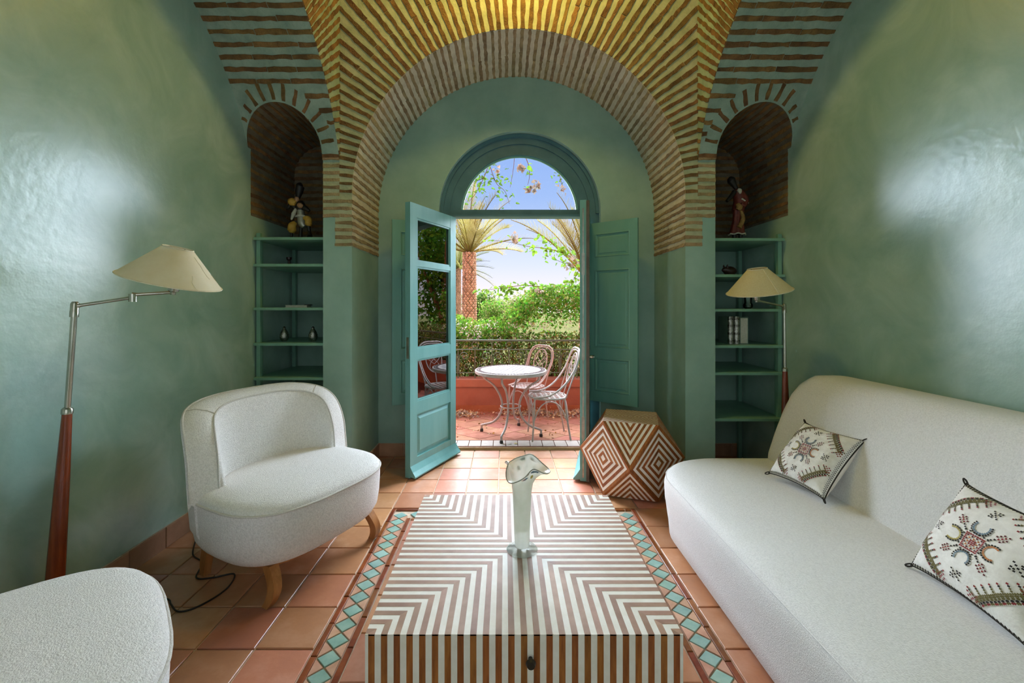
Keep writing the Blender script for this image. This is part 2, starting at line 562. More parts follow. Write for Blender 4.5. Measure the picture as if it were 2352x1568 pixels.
ceil_ob = {}
for nm, xw, xn, xs_ in (('ceiling_left', XL, XNL, XSL), ('ceiling_right', XR, XNR, XSR)):
    mb = MB()
    xc = (xw + xn) / 2
    cols = [xc + (xw - xc) * cos(pi * i / 24) for i in range(25)]
    zs_top = R2 + ZC2
    rows = []

    def column(x, z0):
        a0 = atan2(z0 - ZC2, yprof(z0) - YC2) if z0 > ZSP else atan2(ZSP - ZC2, YF - YC2)
        return [(x, YC2 + R2 * cos(a0 + (pi / 2 - a0) * k / 24), ZC2 + R2 * sin(a0 + (pi / 2 - a0) * k / 24)) for k in range(25)] + [(x, YR, zs_top)]
    gridface(mb, [column(x, max(ZSP, niche_top(x, xc))) for x in cols], 0)
    gridface(mb, [column(xn, ZSP), column(xs_, ZSP)], 0)
    # niche barrel
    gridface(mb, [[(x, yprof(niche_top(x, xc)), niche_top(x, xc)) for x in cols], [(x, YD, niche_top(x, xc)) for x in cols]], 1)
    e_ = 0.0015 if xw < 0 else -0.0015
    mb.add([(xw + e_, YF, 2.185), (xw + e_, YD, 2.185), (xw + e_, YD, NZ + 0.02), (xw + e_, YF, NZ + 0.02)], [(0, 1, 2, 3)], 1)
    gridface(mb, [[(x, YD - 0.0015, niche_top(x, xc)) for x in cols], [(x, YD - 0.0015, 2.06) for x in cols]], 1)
    # wall face of the side arch, up to the crown of the middle bay
    sd = column(xs_, ZSP)
    gridface(mb, [sd, [(x, y, ZTOP) for x, y, z in sd]], 0)
    mb.add([(xs_, YF, ZSP), (xs_, YF, ZTOP), (xs_, YF - 1e-4, ZTOP), (xs_, YF - 1e-4, ZSP)], [(0, 1, 2, 3)], 0)
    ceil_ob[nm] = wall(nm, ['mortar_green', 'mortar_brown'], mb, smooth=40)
mb = MB()
mb.box(XL - 0.25, XR + 0.25, YR - 0.2, YO, ZTOP, ZTOP + 0.2)
wall('ceiling', 'mortar_green', mb)


# bricks -----------------------------------------------------------
def strip(parent, pts, lat, nrm, hw, h=0.006, mt='brick', name='brick', wob=0.0045):
    """one brick: a slightly wobbly bar laid on a surface; pts along it, lat across, nrm out of it"""
    mb = MB()
    rows = []
    n = len(pts)
    for i in range(n):
        p, l, u = V(pts[i]), V(lat[i]), V(nrm[i])
        a = hw + R.uniform(-wob, wob)
        b = hw + R.uniform(-wob, wob)
        d = h * R.uniform(0.8, 1.15)
        rows.append([p - l * a - u * 0.004, p - l * (a - 0.002) + u * d, p + l * (b - 0.002) + u * d, p + l * b - u * 0.004])
    mb.loft(rows, False)
    mb.add(rows[0] + rows[-1], [(3, 2, 1, 0), (4, 5, 6, 7)])
    return mb.build(name, mt, parent)


def lerp(a, b, n):
    a, b = V(a), V(b)
    return [a + (b - a) * i / (n - 1) for i in range(n)]


def split_len(L, lo, hi):
    cuts = [0.0]
    while cuts[-1] < L - 1e-6:
        d = R.uniform(lo, hi)
        cuts.append(L if L - cuts[-1] - d < lo * 0.6 else cuts[-1] + d)
    return cuts


def straight(parent, a, b, lat, nrm, hw, lo=0.22, hi=0.34, mt='brick', gap=0.006, h=0.006):
    a, b = V(a), V(b)
    L = (b - a).length
    if L < 0.02:
        return
    d = (b - a) / L
    cs = split_len(L, lo, hi)
    for i in range(len(cs) - 1):
        p0, p1 = a + d * (cs[i] + (gap if i else 0)), a + d * cs[i + 1]
        n = max(3, min(9, int((p1 - p0).length / 0.035)))
        strip(parent, lerp(p0, p1, n), [lat] * n, [nrm] * n, hw * R.uniform(0.85, 1.1), h, mt)


# soffit and lunette
PITCH = 0.0625
nb = int(round(pi * RA / PITCH))
for k in range(nb):
    t = pi * (k + 0.5) / nb + R.uniform(-0.002, 0.002)
    rad = V((-cos(t), 0, sin(t)))
    tan = V((sin(t), 0, cos(t)))
    c = V((XC, 0, ZA)) + rad * RA
    straight(wall_arch, (c.x, YF + 0.004, c.z), (c.x, YD, c.z), tan, -rad, 0.0145, 0.3, 0.42, 'brick_pale')
    # lunette ray
    p = c
    lim = 9.0
    if rad.x < -1e-6:
        lim = min(lim, (XSL - p.x) / rad.x)
    if rad.x > 1e-6:
        lim = min(lim, (XSR - p.x) / rad.x)
    lim = min(lim, (4.62 - p.z) / max(1e-6, rad.z), 0.95)
    if lim > 0.02:
        # courses fan out: flatter than the true radius towards the springing
        straight(wall_arch, (p.x, YF, p.z), (p.x + rad.x * lim, YF, p.z + rad.z * lim), tan, V((0, -1, 0)), 0.015 + 0.004 * min(1, lim), 0.22, 0.36)
# pier and reveal courses below the springing
for side, xn, xp, xa, sx in (('l', XNL, XPL, XAL, -1), ('r', XNR, XPR, XAR, 1)):
    z = ZBR + 0.018
    while z < ZSP + 0.05:
        if z < ZA:
            straight(wall_arch, (xa, YF + 0.004, z), (xa, YD, z), V((0, 0, 1)), V((-sx, 0, 0)), 0.0145, 0.3, 0.42, 'brick_pale')
        x_end = xa if z < ZA else (XSL if sx < 0 else XSR)
        x_beg = xn if z > ZBL else xp + sx * R.uniform(-0.004, 0.004)
        straight(wall_arch, (x_beg, min(YF, yprof(z)), z), (x_end, min(YF, yprof(z)), z), V((0, 0, 1)), V((0, -1, 0)), 0.0145, 0.11, 0.2, 'brick_pale')
        z += 0.0575
# faces of the side arches: courses fall from the crease to the arch rim
for nm, xs_, sx in (('ceiling_left', XSL, 1), ('ceiling_right', XSR, -1)):
    par = ceil_ob[nm]
    z = ZSP + 0.08
    while z < 4.55:
        d = V((0, YC2 - YF, ZC2 - z))
        dist = d.length
        d.normalize()
        L = dist - R2
        if L > 0.012:
            lat = V((0, -d.z, d.y))
            straight(par, (xs_, YF, z), V((xs_, YF, z)) + d * L, lat, V((sx, 0, 0)), 0.015, 0.2, 0.34)
        z += 0.090
# side vaults: courses across the bay
for nm, xw, xn, xs_, sx in (('ceiling_left', XL, XNL, XSL, -1), ('ceiling_right', XR, XNR, XSR, 1)):
    par = ceil_ob[nm]
    xc = (xw + xn) / 2
    a = atan2(3.125 - ZC2, yprof(3.125) - YC2)
    while a < pi / 2 + 0.02:
        rad = V((0, cos(a), sin(a)))
        c = V((0, YC2, ZC2)) + rad * R2
        tan = V((0, -sin(a), cos(a)))
        straight(par, (xw, c.y, c.z), (xs_, c.y, c.z), tan, -rad, 0.017, 0.18, 0.33)
        a += 0.079 / R2
    # short courses between the niche arch and the rim
    for z in (2.66, 2.735, 2.81, 2.885, 2.96, 3.045):
        x_in = xc - sx * (sqrt(max(0, (NR_ + 0.115) ** 2 - max(0, z - NZ) ** 2)))
        if z < NZ:
            x_in = xn - sx * -0.0
            x_in = xn
        if (x_in - xs_) * sx > 0.03:
            y = yprof(z)
            rad = V((0, y - YC2, z - ZC2)).normalized()
            straight(par, (x_in, y, z), (xs_, y, z), V((0, -rad.z, rad.y)), -rad, 0.016, 0.2, 0.4)
    # voussoirs of the niche arch
    for k in range(13):
        t = pi * (k + 0.5) / 13
        dx, dz = -cos(t), sin(t)
        pts, lat, nrm = [], [], []
        for j in range(4):
            q = NR_ + 0.012 + 0.10 * j / 3 * (1.0 if dx * sx < 0.55 else 0.6)
            x = xc + dx * q
            z = NZ + dz * q
            if (x - xw) * sx > -0.005:
                continue
            y = yprof(z)
            u = -V((0, y - YC2, z - ZC2)).normalized() if z > ZSP else V((0, -1, 0))
            pts.append((x, y, z)); nrm.append(u)
            tv = V((dx, 0, dz))
            lat.append(tv.cross(u).normalized())
        if len(pts) > 2:
            strip(par, pts, lat, nrm, 0.014)
    # niche barrel and cheeks
    for k in range(15):
        t = pi * (k + 0.5) / 15
        x, z = xc - NR_ * cos(t), NZ + NR_ * sin(t)
        rad = V((-cos(t), 0, sin(t)))
        straight(par, (x, yprof(z) + 0.005, z), (x, YD, z), V((sin(t), 0, cos(t))), -rad, 0.014, 0.22, 0.36)
    z = 2.22
    while z < NZ:
        straight(par, (xw, YF, z), (xw, YD, z), V((0, 0, 1)), V((-sx, 0, 0)), 0.015, 0.22, 0.36)
        straight(par, (xn, YF + 0.01, z), (xn, YD, z), V((0, 0, 1)), V((sx, 0, 0)), 0.015, 0.22, 0.36)
        z += 0.066
    z = 2.10
    while z < 2.99:
        w = NR_ if z < NZ else sqrt(max(0.0, NR_ ** 2 - (z - NZ) ** 2))
        if w > 0.04:
            straight(par, (xc - w, YD, z), (xc + w, YD, z), V((0, 0, 1)), V((0, -1, 0)), 0.016, 0.2, 0.3)
        z += 0.066

# floor tiles ----------------------------------------------------------
TP = 0.2515
tile_mesh = {}


def tile(x0, x1, y0, y1, mt='terracotta', name='floor_tile', parent=None, g=0.004, z=0.0, h=0.008, tilt=0.0022):
    w, d = round(x1 - x0 - 2 * g, 3), round(y1 - y0 - 2 * g, 3)
    if w < 0.015 or d < 0.015:
        return
    key = (w, d, mt, h)
    if key not in tile_mesh:
        mb = MB()
        mb.cbox(-w / 2, w / 2, -d / 2, d / 2, -h, 0, min(0.0025, w / 5))
        tile_mesh[key] = mb.mesh(name, mt)
    o = link(name, tile_mesh[key], parent or floor, ((x0 + x1) / 2, (y0 + y1) / 2, z + R.uniform(-0.0008, 0.0008)),
             (R.uniform(-tilt, tilt), R.uniform(-tilt, tilt), R.uniform(-0.006, 0.006)))
    return o


BX0, BX1, BY1 = -0.81, 0.93, 3.052          # outer edge of the mosaic border
yrow = [BY1 + 0.005 + TP * k for k in range(6)]
xcol = [0.199 + 0.2525 * (k - 9) for k in range(19)]
for j in range(5):
    y0, y1 = yrow[j], min(yrow[j + 1], 4.305)
    if y0 + 0.02 > 4.305:
        continue
    for k in range(18):
        x0, x1 = xcol[k], xcol[k + 1]
        if y0 < YF - 0.02:
            lo, hi = XL, XR
            if y1 > YF:
                if x1 < XL or x0 > XR:
                    continue
        elif y0 < YD - 0.03:
            lo, hi = XAL, XAR
        else:
            lo, hi = DX - DR, DX + DR
        x0, x1 = max(x0, lo), min(x1, hi)
        if y0 < YF < y1 and (x1 < XAL + 0.02 or x0 > XAR - 0.02):
            tile(x0, x1, y0, YF)
        else:
            tile(x0, x1, y0, y1)
for xa, xb in ((XL, XNL), (XNR, XR)):          # niche floors
    for y0 in (3.42, 3.66, 3.90):
        tile(xa, (xa + xb) / 2, y0, min(y0 + 0.24, YD))
        tile((xa + xb) / 2, xb, y0, min(y0 + 0.24, YD))
rows_near = [BY1 + 0.005 - TP * k for k in range(10)]
for j in range(9):
    y1, y0 = rows_near[j], rows_near[j + 1]
    for k in range(5):
        x1 = BX0 - 0.252 * k
        tile(max(x1 - 0.252, XL), x1, y0, y1)
    for k in range(6):
        x0 = BX1 + 0.252 * k
        tile(x0, min(x0 + 0.252, XR), y0, y1)
IX0, IX1, IY1 = BX0 + 0.165, BX1 - 0.165, BY1 - 0.165
for j in range(7):
    for k in range(6):
        w = (IX1 - IX0) / 6
        tile(IX0 + w * k, IX0 + w * (k + 1), IY1 - 0.25 * (j + 1), IY1 - 0.25 * j)
SW, BW = 0.031, 0.103
# brown edging strips
y = BY1 - 0.01
YEND = 0.9
for xa in (BX0, IX0 - SW, IX1, BX1 - SW):
    y = BY1 if xa in (BX0, BX1 - SW) else BY1 - SW - BW
    while y > YEND:
        L = R.uniform(0.17, 0.2)
        tile(xa, xa + SW, y - L, y, 'glaze_brown', 'edging_tile', g=0.0025)
        y -= L
for yb, x0, x1 in ((BY1, BX0 + SW, BX1 - SW), (BY1 - SW - BW, IX0, IX1)):
    x = x0
    while x < x1 - 0.02:
        L = min(R.uniform(0.17, 0.2), x1 - x)
        tile(x, x + L, yb - SW, yb, 'glaze_brown', 'edging_tile', g=0.0025)
        x += L


def poly_tile(name, pts, mt, shrink=0.0022, h=0.007):
    c = sum((V(p) for p in pts), V((0, 0))) / len(pts)
    q = []
    for p in pts:
        d = V(p) - c
        q.append(d * (1 - shrink * 2.2 / max(0.01, d.length)))
    key = (mt, tuple((round(p.x, 3), round(p.y, 3)) for p in q))
    if key not in tile_mesh:
        mb = MB()
        n = len(q)
        mb.loft([[(p.x, p.y, -h) for p in q], [(p.x, p.y, -0.0015) for p in q], [(p.x * 0.96, p.y * 0.96, 0) for p in q]], True, True, True)
        tile_mesh[key] = mb.mesh(name, mt)
    link(name, tile_mesh[key], floor, (c.x, c.y, R.uniform(-0.0006, 0.0006)), (R.uniform(-.003, .003), R.uniform(-.003, .003), 0))


def chain(p, d, n, half, step):
    p, d = V(p), V(d)
    l = V((-d.y, d.x))
    for k in range(n):
        c = p + d * step * (k + 0.5)
        a, b = c - d * step / 2, c + d * step / 2
        poly_tile('diamond_tile', [a, c - l * half, b, c + l * half], 'glaze_teal')
        for s in (-1, 1):
            poly_tile('triangle_tile', [b, c + l * half * s, c + d * step + l * half * s], 'tri_tile')


hb = BW / 2
chain((BX0 + SW + hb, BY1 - SW - 0.02), (0, -1), 22, hb, 0.0925)
chain((BX1 - SW - hb, BY1 - SW - 0.02), (0, -1), 22, hb, 0.0925)
chain((BX0 + SW + BW + 0.01, BY1 - SW - hb), (1, 0), 14, hb, 0.0975)

# skirting of terracotta tiles
def skirting(name, a, b, n, t=0.014, h=0.122):
    a, b, n = V((*a, 0)), V((*b, 0)), V((*n, 0))
    L = (b - a).length
    d = (b - a) / L
    mb = MB()
    M = Matrix((( d.x, n.x, 0, a.x), (d.y, n.y, 0, a.y), (0, 0, 1, 0), (0, 0, 0, 1)))
    mb.box(0, L, 0.0, 0.006, 0, h + 0.002, M=M)
    par = mb.build(name, 'grout', None, kind='structure')
    x = 0.0
    while x < L - 0.02:
        w = min(R.uniform(0.245, 0.255), L - x)
        q = MB()
        q.cbox(x + 0.003, x + w - 0.003, 0.0, h - R.uniform(0, .004), 0, t, 0.003, M=M @ Matrix(((1, 0, 0, 0), (0, 0, 1, 0), (0, 1, 0, 0), (0, 0, 0, 1))))
        q.build('skirting_tile', 'terracotta_dull', par)
        x += w


skirting('baseboard_left', (XL, 0.3), (XL, YF), (1, 0))
skirting('baseboard_right', (XR, 0.3), (XR, YF), (-1, 0))
skirting('baseboard_back', (XAL, YD), (DX - DR, YD), (0, -1))
skirting('baseboard_far', (DX + DR, YD), (XAR, YD), (0, -1))
skirting('baseboard_pier', (XAR, YF), (XAR, YD), (-1, 0))
skirting('baseboard_jamb', (XAL, YF), (XAL, YD), (1, 0))
skirting('baseboard_niche', (XNR, YD), (XR, YD), (0, -1))

# ------------------------------------------------------------------ door: frame, fanlight, leaves, shutters
mb = MB()
FY0, FY1 = 4.20, 4.29


def arc_band(mb, r0, r1, y0, y1, n=40, m=0):
    rings = []
    for i in range(n + 1):
        t = pi * i / n
        rings.append([(DX - r * cos(t), y, DZ + r * sin(t)) for r, y in ((r0, y0), (r1, y0), (r1, y1), (r0, y1))])
    mb.loft(rings, True, True, True, m)


arc_band(mb, 0.69, DR - 0.003, FY0, FY1)
for s in (-1, 1):
    a, b = sorted((DX + s * 0.69, DX + s * (DR - 0.003)))
    mb.box(a, b, FY0, FY1, 0.0, DZ)
trim1 = mb.build('trim_1', 'frame_teal', None, 30, kind='structure', label='dark teal arched timber frame lining the garden doorway')
mb = MB()
arc_band(mb, 0.752, DR - 0.003, FY0 - 0.018, FY0)
mb.build('moulding', 'frame_teal', trim1, 30)
mb = MB()
mb.box(DX - 0.69, DX + 0.69, FY0 - 0.01, FY1, 2.335, 2.37)
mb.box(DX - 0.69, DX + 0.69, FY0 - 0.03, FY0 - 0.01, 2.335, 2.352)
mb.build('transom', 'frame_teal', trim1)
mb = MB()
arc_band(mb, 0.585, 0.69, FY0 + 0.012, FY1 - 0.01)
mb.box(DX - 0.583, DX + 0.583, FY0 + 0.013, FY1 - 0.011, 2.37, 2.412)
win = mb.build('window_1', 'frame_teal', None, 30, kind='structure', label='half-round fanlight above the garden doorway')
mb = MB()
arc_band(mb, 0.565, 0.585, FY0 + 0.03, FY0 + 0.045)
mb.build('glazing_bead', 'shutter_teal', win, 30)
mb = MB()
n = 40
ring = [(DX - 0.59 * cos(pi * i / n), 0, DZ + 0.59 * sin(pi * i / n)) for i in range(n + 1)]
mb.loft([[(x, FY0 + 0.05, z) for x, y, z in ring], [(x, FY0 + 0.055, z) for x, y, z in ring]], True, True, True)
mb.build('pane', 'fan_pane', win)


def frame_box(mb, x0, x1, z0, z1, y0, y1, **k):
    mb.box(x0, x1, y0, y1, z0, z1, **k)


def leaf(name, hinge, free, label, ext, extras):
    h, fr = V((*hinge, 0)), V((*free, 0))
    d = fr - h
    W = d.length
    par = thing(name, label, 'door', (h.x, h.y, 0.012), atan2(d.y, d.x), kind='structure')
    t = 0.026
    H = 2.318
    SW_ = 0.095
    for x0, x1 in ((0, SW_), (W - SW_, W)):
        q = MB(); q.box(x0, x1, -t, t, 0, H); q.build('stile', 'door_teal', par)
    rails = ((0, 0.15), (0.515, 0.625), (0.985, 1.075), (1.785, 1.825), (2.20, H))
    for z0, z1 in rails:
        q = MB(); q.box(SW_, W - SW_, -t + 0.001, t - 0.001, z0, z1); q.build('rail', 'door_teal', par)
    for z0, z1 in ((0.625, 0.985), (1.075, 1.785), (1.825, 2.20)):
        q = MB()
        for s in (-1, 1):                              # beads round the pane
            b = 0.016
            y0, y1 = sorted((s * t * 0.25, s * (t - 0.006)))
            q.box(SW_, SW_ + b, y0, y1, z0, z1); q.box(W - SW_ - b, W - SW_, y0, y1, z0, z1)
            q.box(SW_ + b, W - SW_ - b, y0, y1, z0, z0 + b); q.box(SW_ + b, W - SW_ - b, y0, y1, z1 - b, z1)
        q.build('glazing_bead', 'door_teal', par)
        q = MB(); q.box(SW_ + 0.005, W - SW_ - 0.005, -0.003, 0.003, z0 + 0.004, z1 - 0.004); q.build('pane', 'pane', par)
    q = MB()                                           # raised and fielded bottom panel
    for s in (-1, 1):
        a, b, c = SW_, W - SW_, 0.045
        ring0 = [(a, s * 0.006, 0.15), (b, s * 0.006, 0.15), (b, s * 0.006, 0.515), (a, s * 0.006, 0.515)]
        ring1 = [(a + 0.02, s * 0.006, 0.17), (b - 0.02, s * 0.006, 0.17), (b - 0.02, s * 0.006, 0.495), (a + 0.02, s * 0.006, 0.495)]
        ring2 = [(a + c, s * 0.02, 0.15 + c), (b - c, s * 0.02, 0.15 + c), (b - c, s * 0.02, 0.515 - c), (a + c, s * 0.02, 0.515 - c)]
        q.loft([ring0, ring1, ring2], True, False, True)
    q.build('panel', 'door_teal', par)
    q = MB()                                           # weather bar on the outer face
    prof = [(t, 0.012), (t + 0.052, 0.004), (t + 0.056, 0.016), (t + 0.028, 0.05), (t, 0.095)]
    q.loft([[(x, ext * y, z) for y, z in prof] for x in (0.0, W)], True, True, True)
    q.build('weather_bar', 'door_teal', par)
    for z in extras:
        q = MB(); q.box(W, W + 0.002, -0.012, 0.012, z, z + 0.18); q.build('lock_plate', 'lock_steel', par)
    return par, W


dl, WL = leaf('door_1', (-0.51, 4.21), (-0.818, 3.566), 'open teal glazed door leaf beside the white armchair', 1, (1.0,))
dr, WR = leaf('door_2', (0.81, 4.16), (0.644, 3.50), 'open teal door leaf seen edge-on behind the striped stool', -1, (0.35, 1.0, 1.7))
q = MB(); q.box(WR, WR + 0.003, -0.006, 0.006, 0.03, 2.25); q.build('lock_strip', 'lock_steel', dr)
q = MB(); q.box(WR - 0.03, WR + 0.012, 0.026, 0.05, 0.0, 2.31); q.build('astragal', 'dark_edge', dr)
q = MB(); q.tube([(WR - 0.05, 0.05, 1.02), (WR - 0.05, 0.075, 1.02), (WR - 0.05, 0.08, 1.02)], [0.012, 0.012, 0.02], 10)
q.tube([(WR - 0.05, 0.08, 1.02), (WR - 0.14, 0.085, 1.02)], 0.008, 8); q.build('handle', 'nickel', dr, 40)


def shutter(label, hinge, free):
    h, fr = V((*hinge, 0)), V((*free, 0))
    d = fr - h
    W = d.length
    z0, H = 0.535, 1.725
    par = thing('window_shutter', label, 'shutter', (h.x, h.y, z0), atan2(d.y, d.x), kind='thing')
    t = 0.014
    st = 0.075
    for a, b in ((0, st), (W - st, W)):
        q = MB(); q.box(a, b, -t, t, 0, H); q.build('stile', 'shutter_teal', par)
    rl = ((0, 0.10), (0.42, 0.52), (1.27, 1.39), (1.62, H))
    for a, b in rl:
        q = MB(); q.box(st, W - st, -t, t, a, b); q.build('rail', 'shutter_teal', par)
    for a, b in ((0.10, 0.42), (0.52, 1.27), (1.39, 1.62)):
        q = MB()
        for s in (-1, 1):
            r = [[(st + c, s * y, a + c), (W - st - c, s * y, a + c), (W - st - c, s * y, b - c), (st + c, s * y, b - c)]
                 for c, y in ((0, t), (0.008, t + 0.005), (0.018, 0.004), (0.035, 0.005), (0.042, 0.011))]
            q.loft(r, True, False, True)
        q.build('panel', 'shutter_teal', par)
    return par


shutter('pale teal panelled shutter folded back behind the open glazed leaf', (-0.565, 4.145), (-1.05, 3.94))
sr = shutter('pale teal panelled shutter folded back above the striped stool', (0.822, 4.18), (1.212, 3.865))
q = MB(); q.tube([(0.03, -0.03, 0.62), (0.03, -0.05, 0.62), (0.0, -0.055, 0.62)], 0.006, 8); q.build('latch', 'nickel', sr, 40)

# ------------------------------------------------------------------ shelves in the niches
def bookcase(label, x_wall, x_jamb, sx, zs):
    par = thing('alcove_shelving', label, 'shelving', ((x_wall + x_jamb) / 2, 3.8, 0))
    ox, oy = (x_wall + x_jamb) / 2, 3.8
    xw, xj = x_wall - ox, x_jamb - ox
    y0, y1 = 3.435 - oy, YD - oy - 0.012
    for z in zs:
        q = MB()
        a, b = sorted((xw - sx * 0.014, xj + sx * 0.006))
        q.cbox(a, b, y0, y1, z - 0.022, z, 0.003)
        q.build('shelf', 'shelf_green', par)
    for y, w in ((3.475 - oy, 0.03), (4.06 - oy, 0.03)):
        q = MB()
        a, b = sorted((xw - sx * 0.014, xw - sx * 0.045))
        q.box(a, b, y, y + w, 0.0, max(zs) + 0.04)
        po = q.build('upright', 'shelf_green', par)
    q = MB()
    a, b = sorted((xw - sx * 0.012, xw - sx * 0.02))
    q.box(a, b, 3.507 - oy, 3.56 - oy, 0, max(zs))
    po = q.build('peg_board', 'shelf_green', par)
    z = 0.12
    while z < max(zs) - 0.05:
        if min(abs(z - k + 0.01) for k in zs) > 0.03:
            h = MB()
            h.lathe([(0.0055, 0), (0.0055, 0.002)], 8, M=Matrix.Translation((xw - sx * 0.02, 3.535 - oy, z)) @ Matrix.Rotation(-sx * pi / 2, 4, 'Y'))
            h.build('peg_hole', 'knob_dark', po)
        z += 0.085
    return par


ZSL = [2.013, 1.797, 1.443, 1.156, 0.877, 0.55]
ZSR = [2.005, 1.712, 1.432, 1.138, 0.918, 0.544]
bookcase('teal-green shelving in the brick niche behind the white armchair', XL, XNL, -1, ZSL)
bookcase('teal-green shelving in the brick niche behind the white sofa', XR, XNR, 1, ZSR)


# ------------------------------------------------------------------ things on the shelves
def lathe_thing(name, label, cat, loc, prof, mt, n=24, group=None, part='body', kids=()):
    t = thing(name, label, cat, loc, 0, group)
    q = MB(); q.lathe(prof, n); q.build(part, mt, t, 40)
    for nm, pr, m in kids:
        q = MB(); q.lathe(pr, n); q.build(nm, m, t, 40)
    return t


egg = [(0.018, 0), (0.03, 0.012), (0.037, 0.035), (0.036, 0.055), (0.028, 0.08), (0.016, 0.1), (0.010, 0.108), (0.010, 0.112)]
cap = [(0.011, 0.112), (0.012, 0.116), (0.006, 0.124), (0.002, 0.126)]
for px, lab in ((653, 'hammered silver egg-shaped jar on the shelf, further from the doorway'), (719, 'hammered silver egg-shaped jar on the shelf, nearer the doorway')):
    y = 3.62
    lathe_thing('silver_jar', lab, 'jar', ((px - PX) / F * y, y, 1.156), egg, 'silver_hammered', 20, 'silver jars on the shelf', kids=(('lid', cap, 'silver_dark'),))
# thin book lying flat
y = 3.66
t = thing('thin_book', 'thin pale book lying flat on the shelf above the silver jars', 'book', ((686 - PX) / F * y, y, 1.443), 0.15)
q = MB(); q.box(-0.085, 0.085, -0.06, 0.06, 0.003, 0.017); q.build('pages', 'paper', t)
q = MB(); q.box(-0.088, 0.088, -0.063, 0.062, 0, 0.003); q.box(-0.088, 0.088, -0.063, 0.062, 0.017, 0.02); q.build('cover', 'paper', t)
q = MB(); q.box(0.06, 0.1, -0.045, 0.05, 0.02, 0.026); q.build('bookmark', 'fig_black', t)
# dark candle holder on the second shelf
lathe_thing('candle_holder', 'small dark candle holder deep on the upper niche shelf', 'candle holder', ((664 - PX) / F * 3.85, 3.85, 1.797),
            [(0.05, 0), (0.052, 0.008), (0.012, 0.014), (0.010, 0.07), (0.022, 0.08), (0.024, 0.1), (0.018, 0.1)], 'ceramic_dark', 18)
# dark ceramic animal
y = 3.66
t = thing('animal_figurine', 'dark brown ceramic animal crouching on the shelf', 'figurine', ((1678 - PX) / F * y, y, 1.712), 0.2)
q = MB()
bodyp = [(0.0, -0.062, 0.045), (0.018, -0.05, 0.045), (0.036, -0.02, 0.043), (0.042, 0.01, 0.042), (0.036, 0.04, 0.045), (0.024, 0.062, 0.055), (0.012, 0.078, 0.052), (0.004, 0.085, 0.05)]
q.loft([[(-yy, r * cos(2 * pi * i / 14), max(0.0, zz + r * 1.05 * sin(2 * pi * i / 14))) for i in range(14)] for r, yy, zz in bodyp], True, True, True)
q.build('body', 'ceramic_dark', t, 60)
for s in (-1, 1):
    q = MB(); q.tube([(-0.045, s * 0.018, 0.07), (-0.05, s * 0.022, 0.088), (-0.048, s * 0.026, 0.1)], [0.010, 0.007, 0.002], 8); q.build('ear', 'ceramic_dark', t, 60)
# two silver-spined books and a green box
y = 3.56
for px, lab in ((1678, 'silver-spined ornate book standing on the shelf, nearer the doorway'), (1692, 'silver-spined ornate book standing beside the green slipcase')):
    t = thing('silver_book', lab, 'book', ((px - PX) / F * y, y, 1.138), 0, 'silver-spined books')
    q = MB(); q.box(-0.020, 0.020, 0.0, 0.15, 0.002, 0.225); q.build('pages', 'paper', t)
    q = MB(); q.box(-0.0235, -0.020, 0.0, 0.155, 0, 0.229); q.box(0.020, 0.0235, 0.0, 0.155, 0, 0.229); q.build('cover', 'cover_green', t)
    q = MB()
    pr = [(0.0235 * cos(pi + pi * i / 8), 0.018 * sin(pi + pi * i / 8)) for i in range(9)]
    q.loft([[(x, yy, z) for x, yy in pr] for z in (0, 0.229)], False); q.build('spine', 'silver_hammered', t, 60)
    for z in (0.012, 0.075, 0.14, 0.2):
        q = MB(); q.loft([[(x * 1.08, yy * 1.14, zz) for x, yy in pr] for zz in (z, z + 0.022)], False); q.build('spine_band', 'silver_dark', t, 60)
t = thing('slipcase', 'plain grey-green slipcase standing beside the silver-spined books', 'book', ((1709 - PX) / F * 3.58, 3.58, 1.138))
q = MB(); q.cbox(-0.036, 0.036, 0, 0.16, 0, 0.225, 0.002); q.build('case', 'cover_green', t)
q = MB(); q.box(-0.03, 0.03, -0.001, 0.15, 0.003, 0.215); q.build('pages', 'paper', t)
# glass tumbler behind the lamp shade
t = thing('glass_tumbler', 'clear cut glass tumbler on the shelf under the lamp shade', 'glass', ((1718 - PX) / F * 3.62, 3.62, 1.432))
q = MB(); q.lathe([(0.022, 0), (0.036, 0.012), (0.039, 0.032), (0.028, 0.052), (0.031, 0.12), (0.029, 0.12), (0.025, 0.052), (0.030, 0.03), (0.02, 0.012)], 16, cap1=False)
q.build('bowl', 'clear_glass', t, 40)
q = MB(); q.lathe([(0.024, 0.0), (0.024, 0.006)], 16); q.build('foot', 'clear_glass', t)


def ring_tube(q, pts, r, n=10, m=0):
    q.tube(spline(pts, 5), r if not isinstance(r, (list, tuple)) else [r[min(len(r) - 1, int(i * len(r) / (5 * (len(pts) - 1) + 1)))] for i in range(5 * (len(pts) - 1) + 1)], n, m)


def taper(pts, rs, n=10, k=5):
    P = spline(pts, k)
    out = []
    for i in range(len(P)):
        f = i / k
        a = int(min(len(rs) - 2, math.floor(f)))
        out.append(rs[a] + (rs[a + 1] - rs[a]) * (f - a))
    q = MB()
    q.tube(P, out, n)
    return q


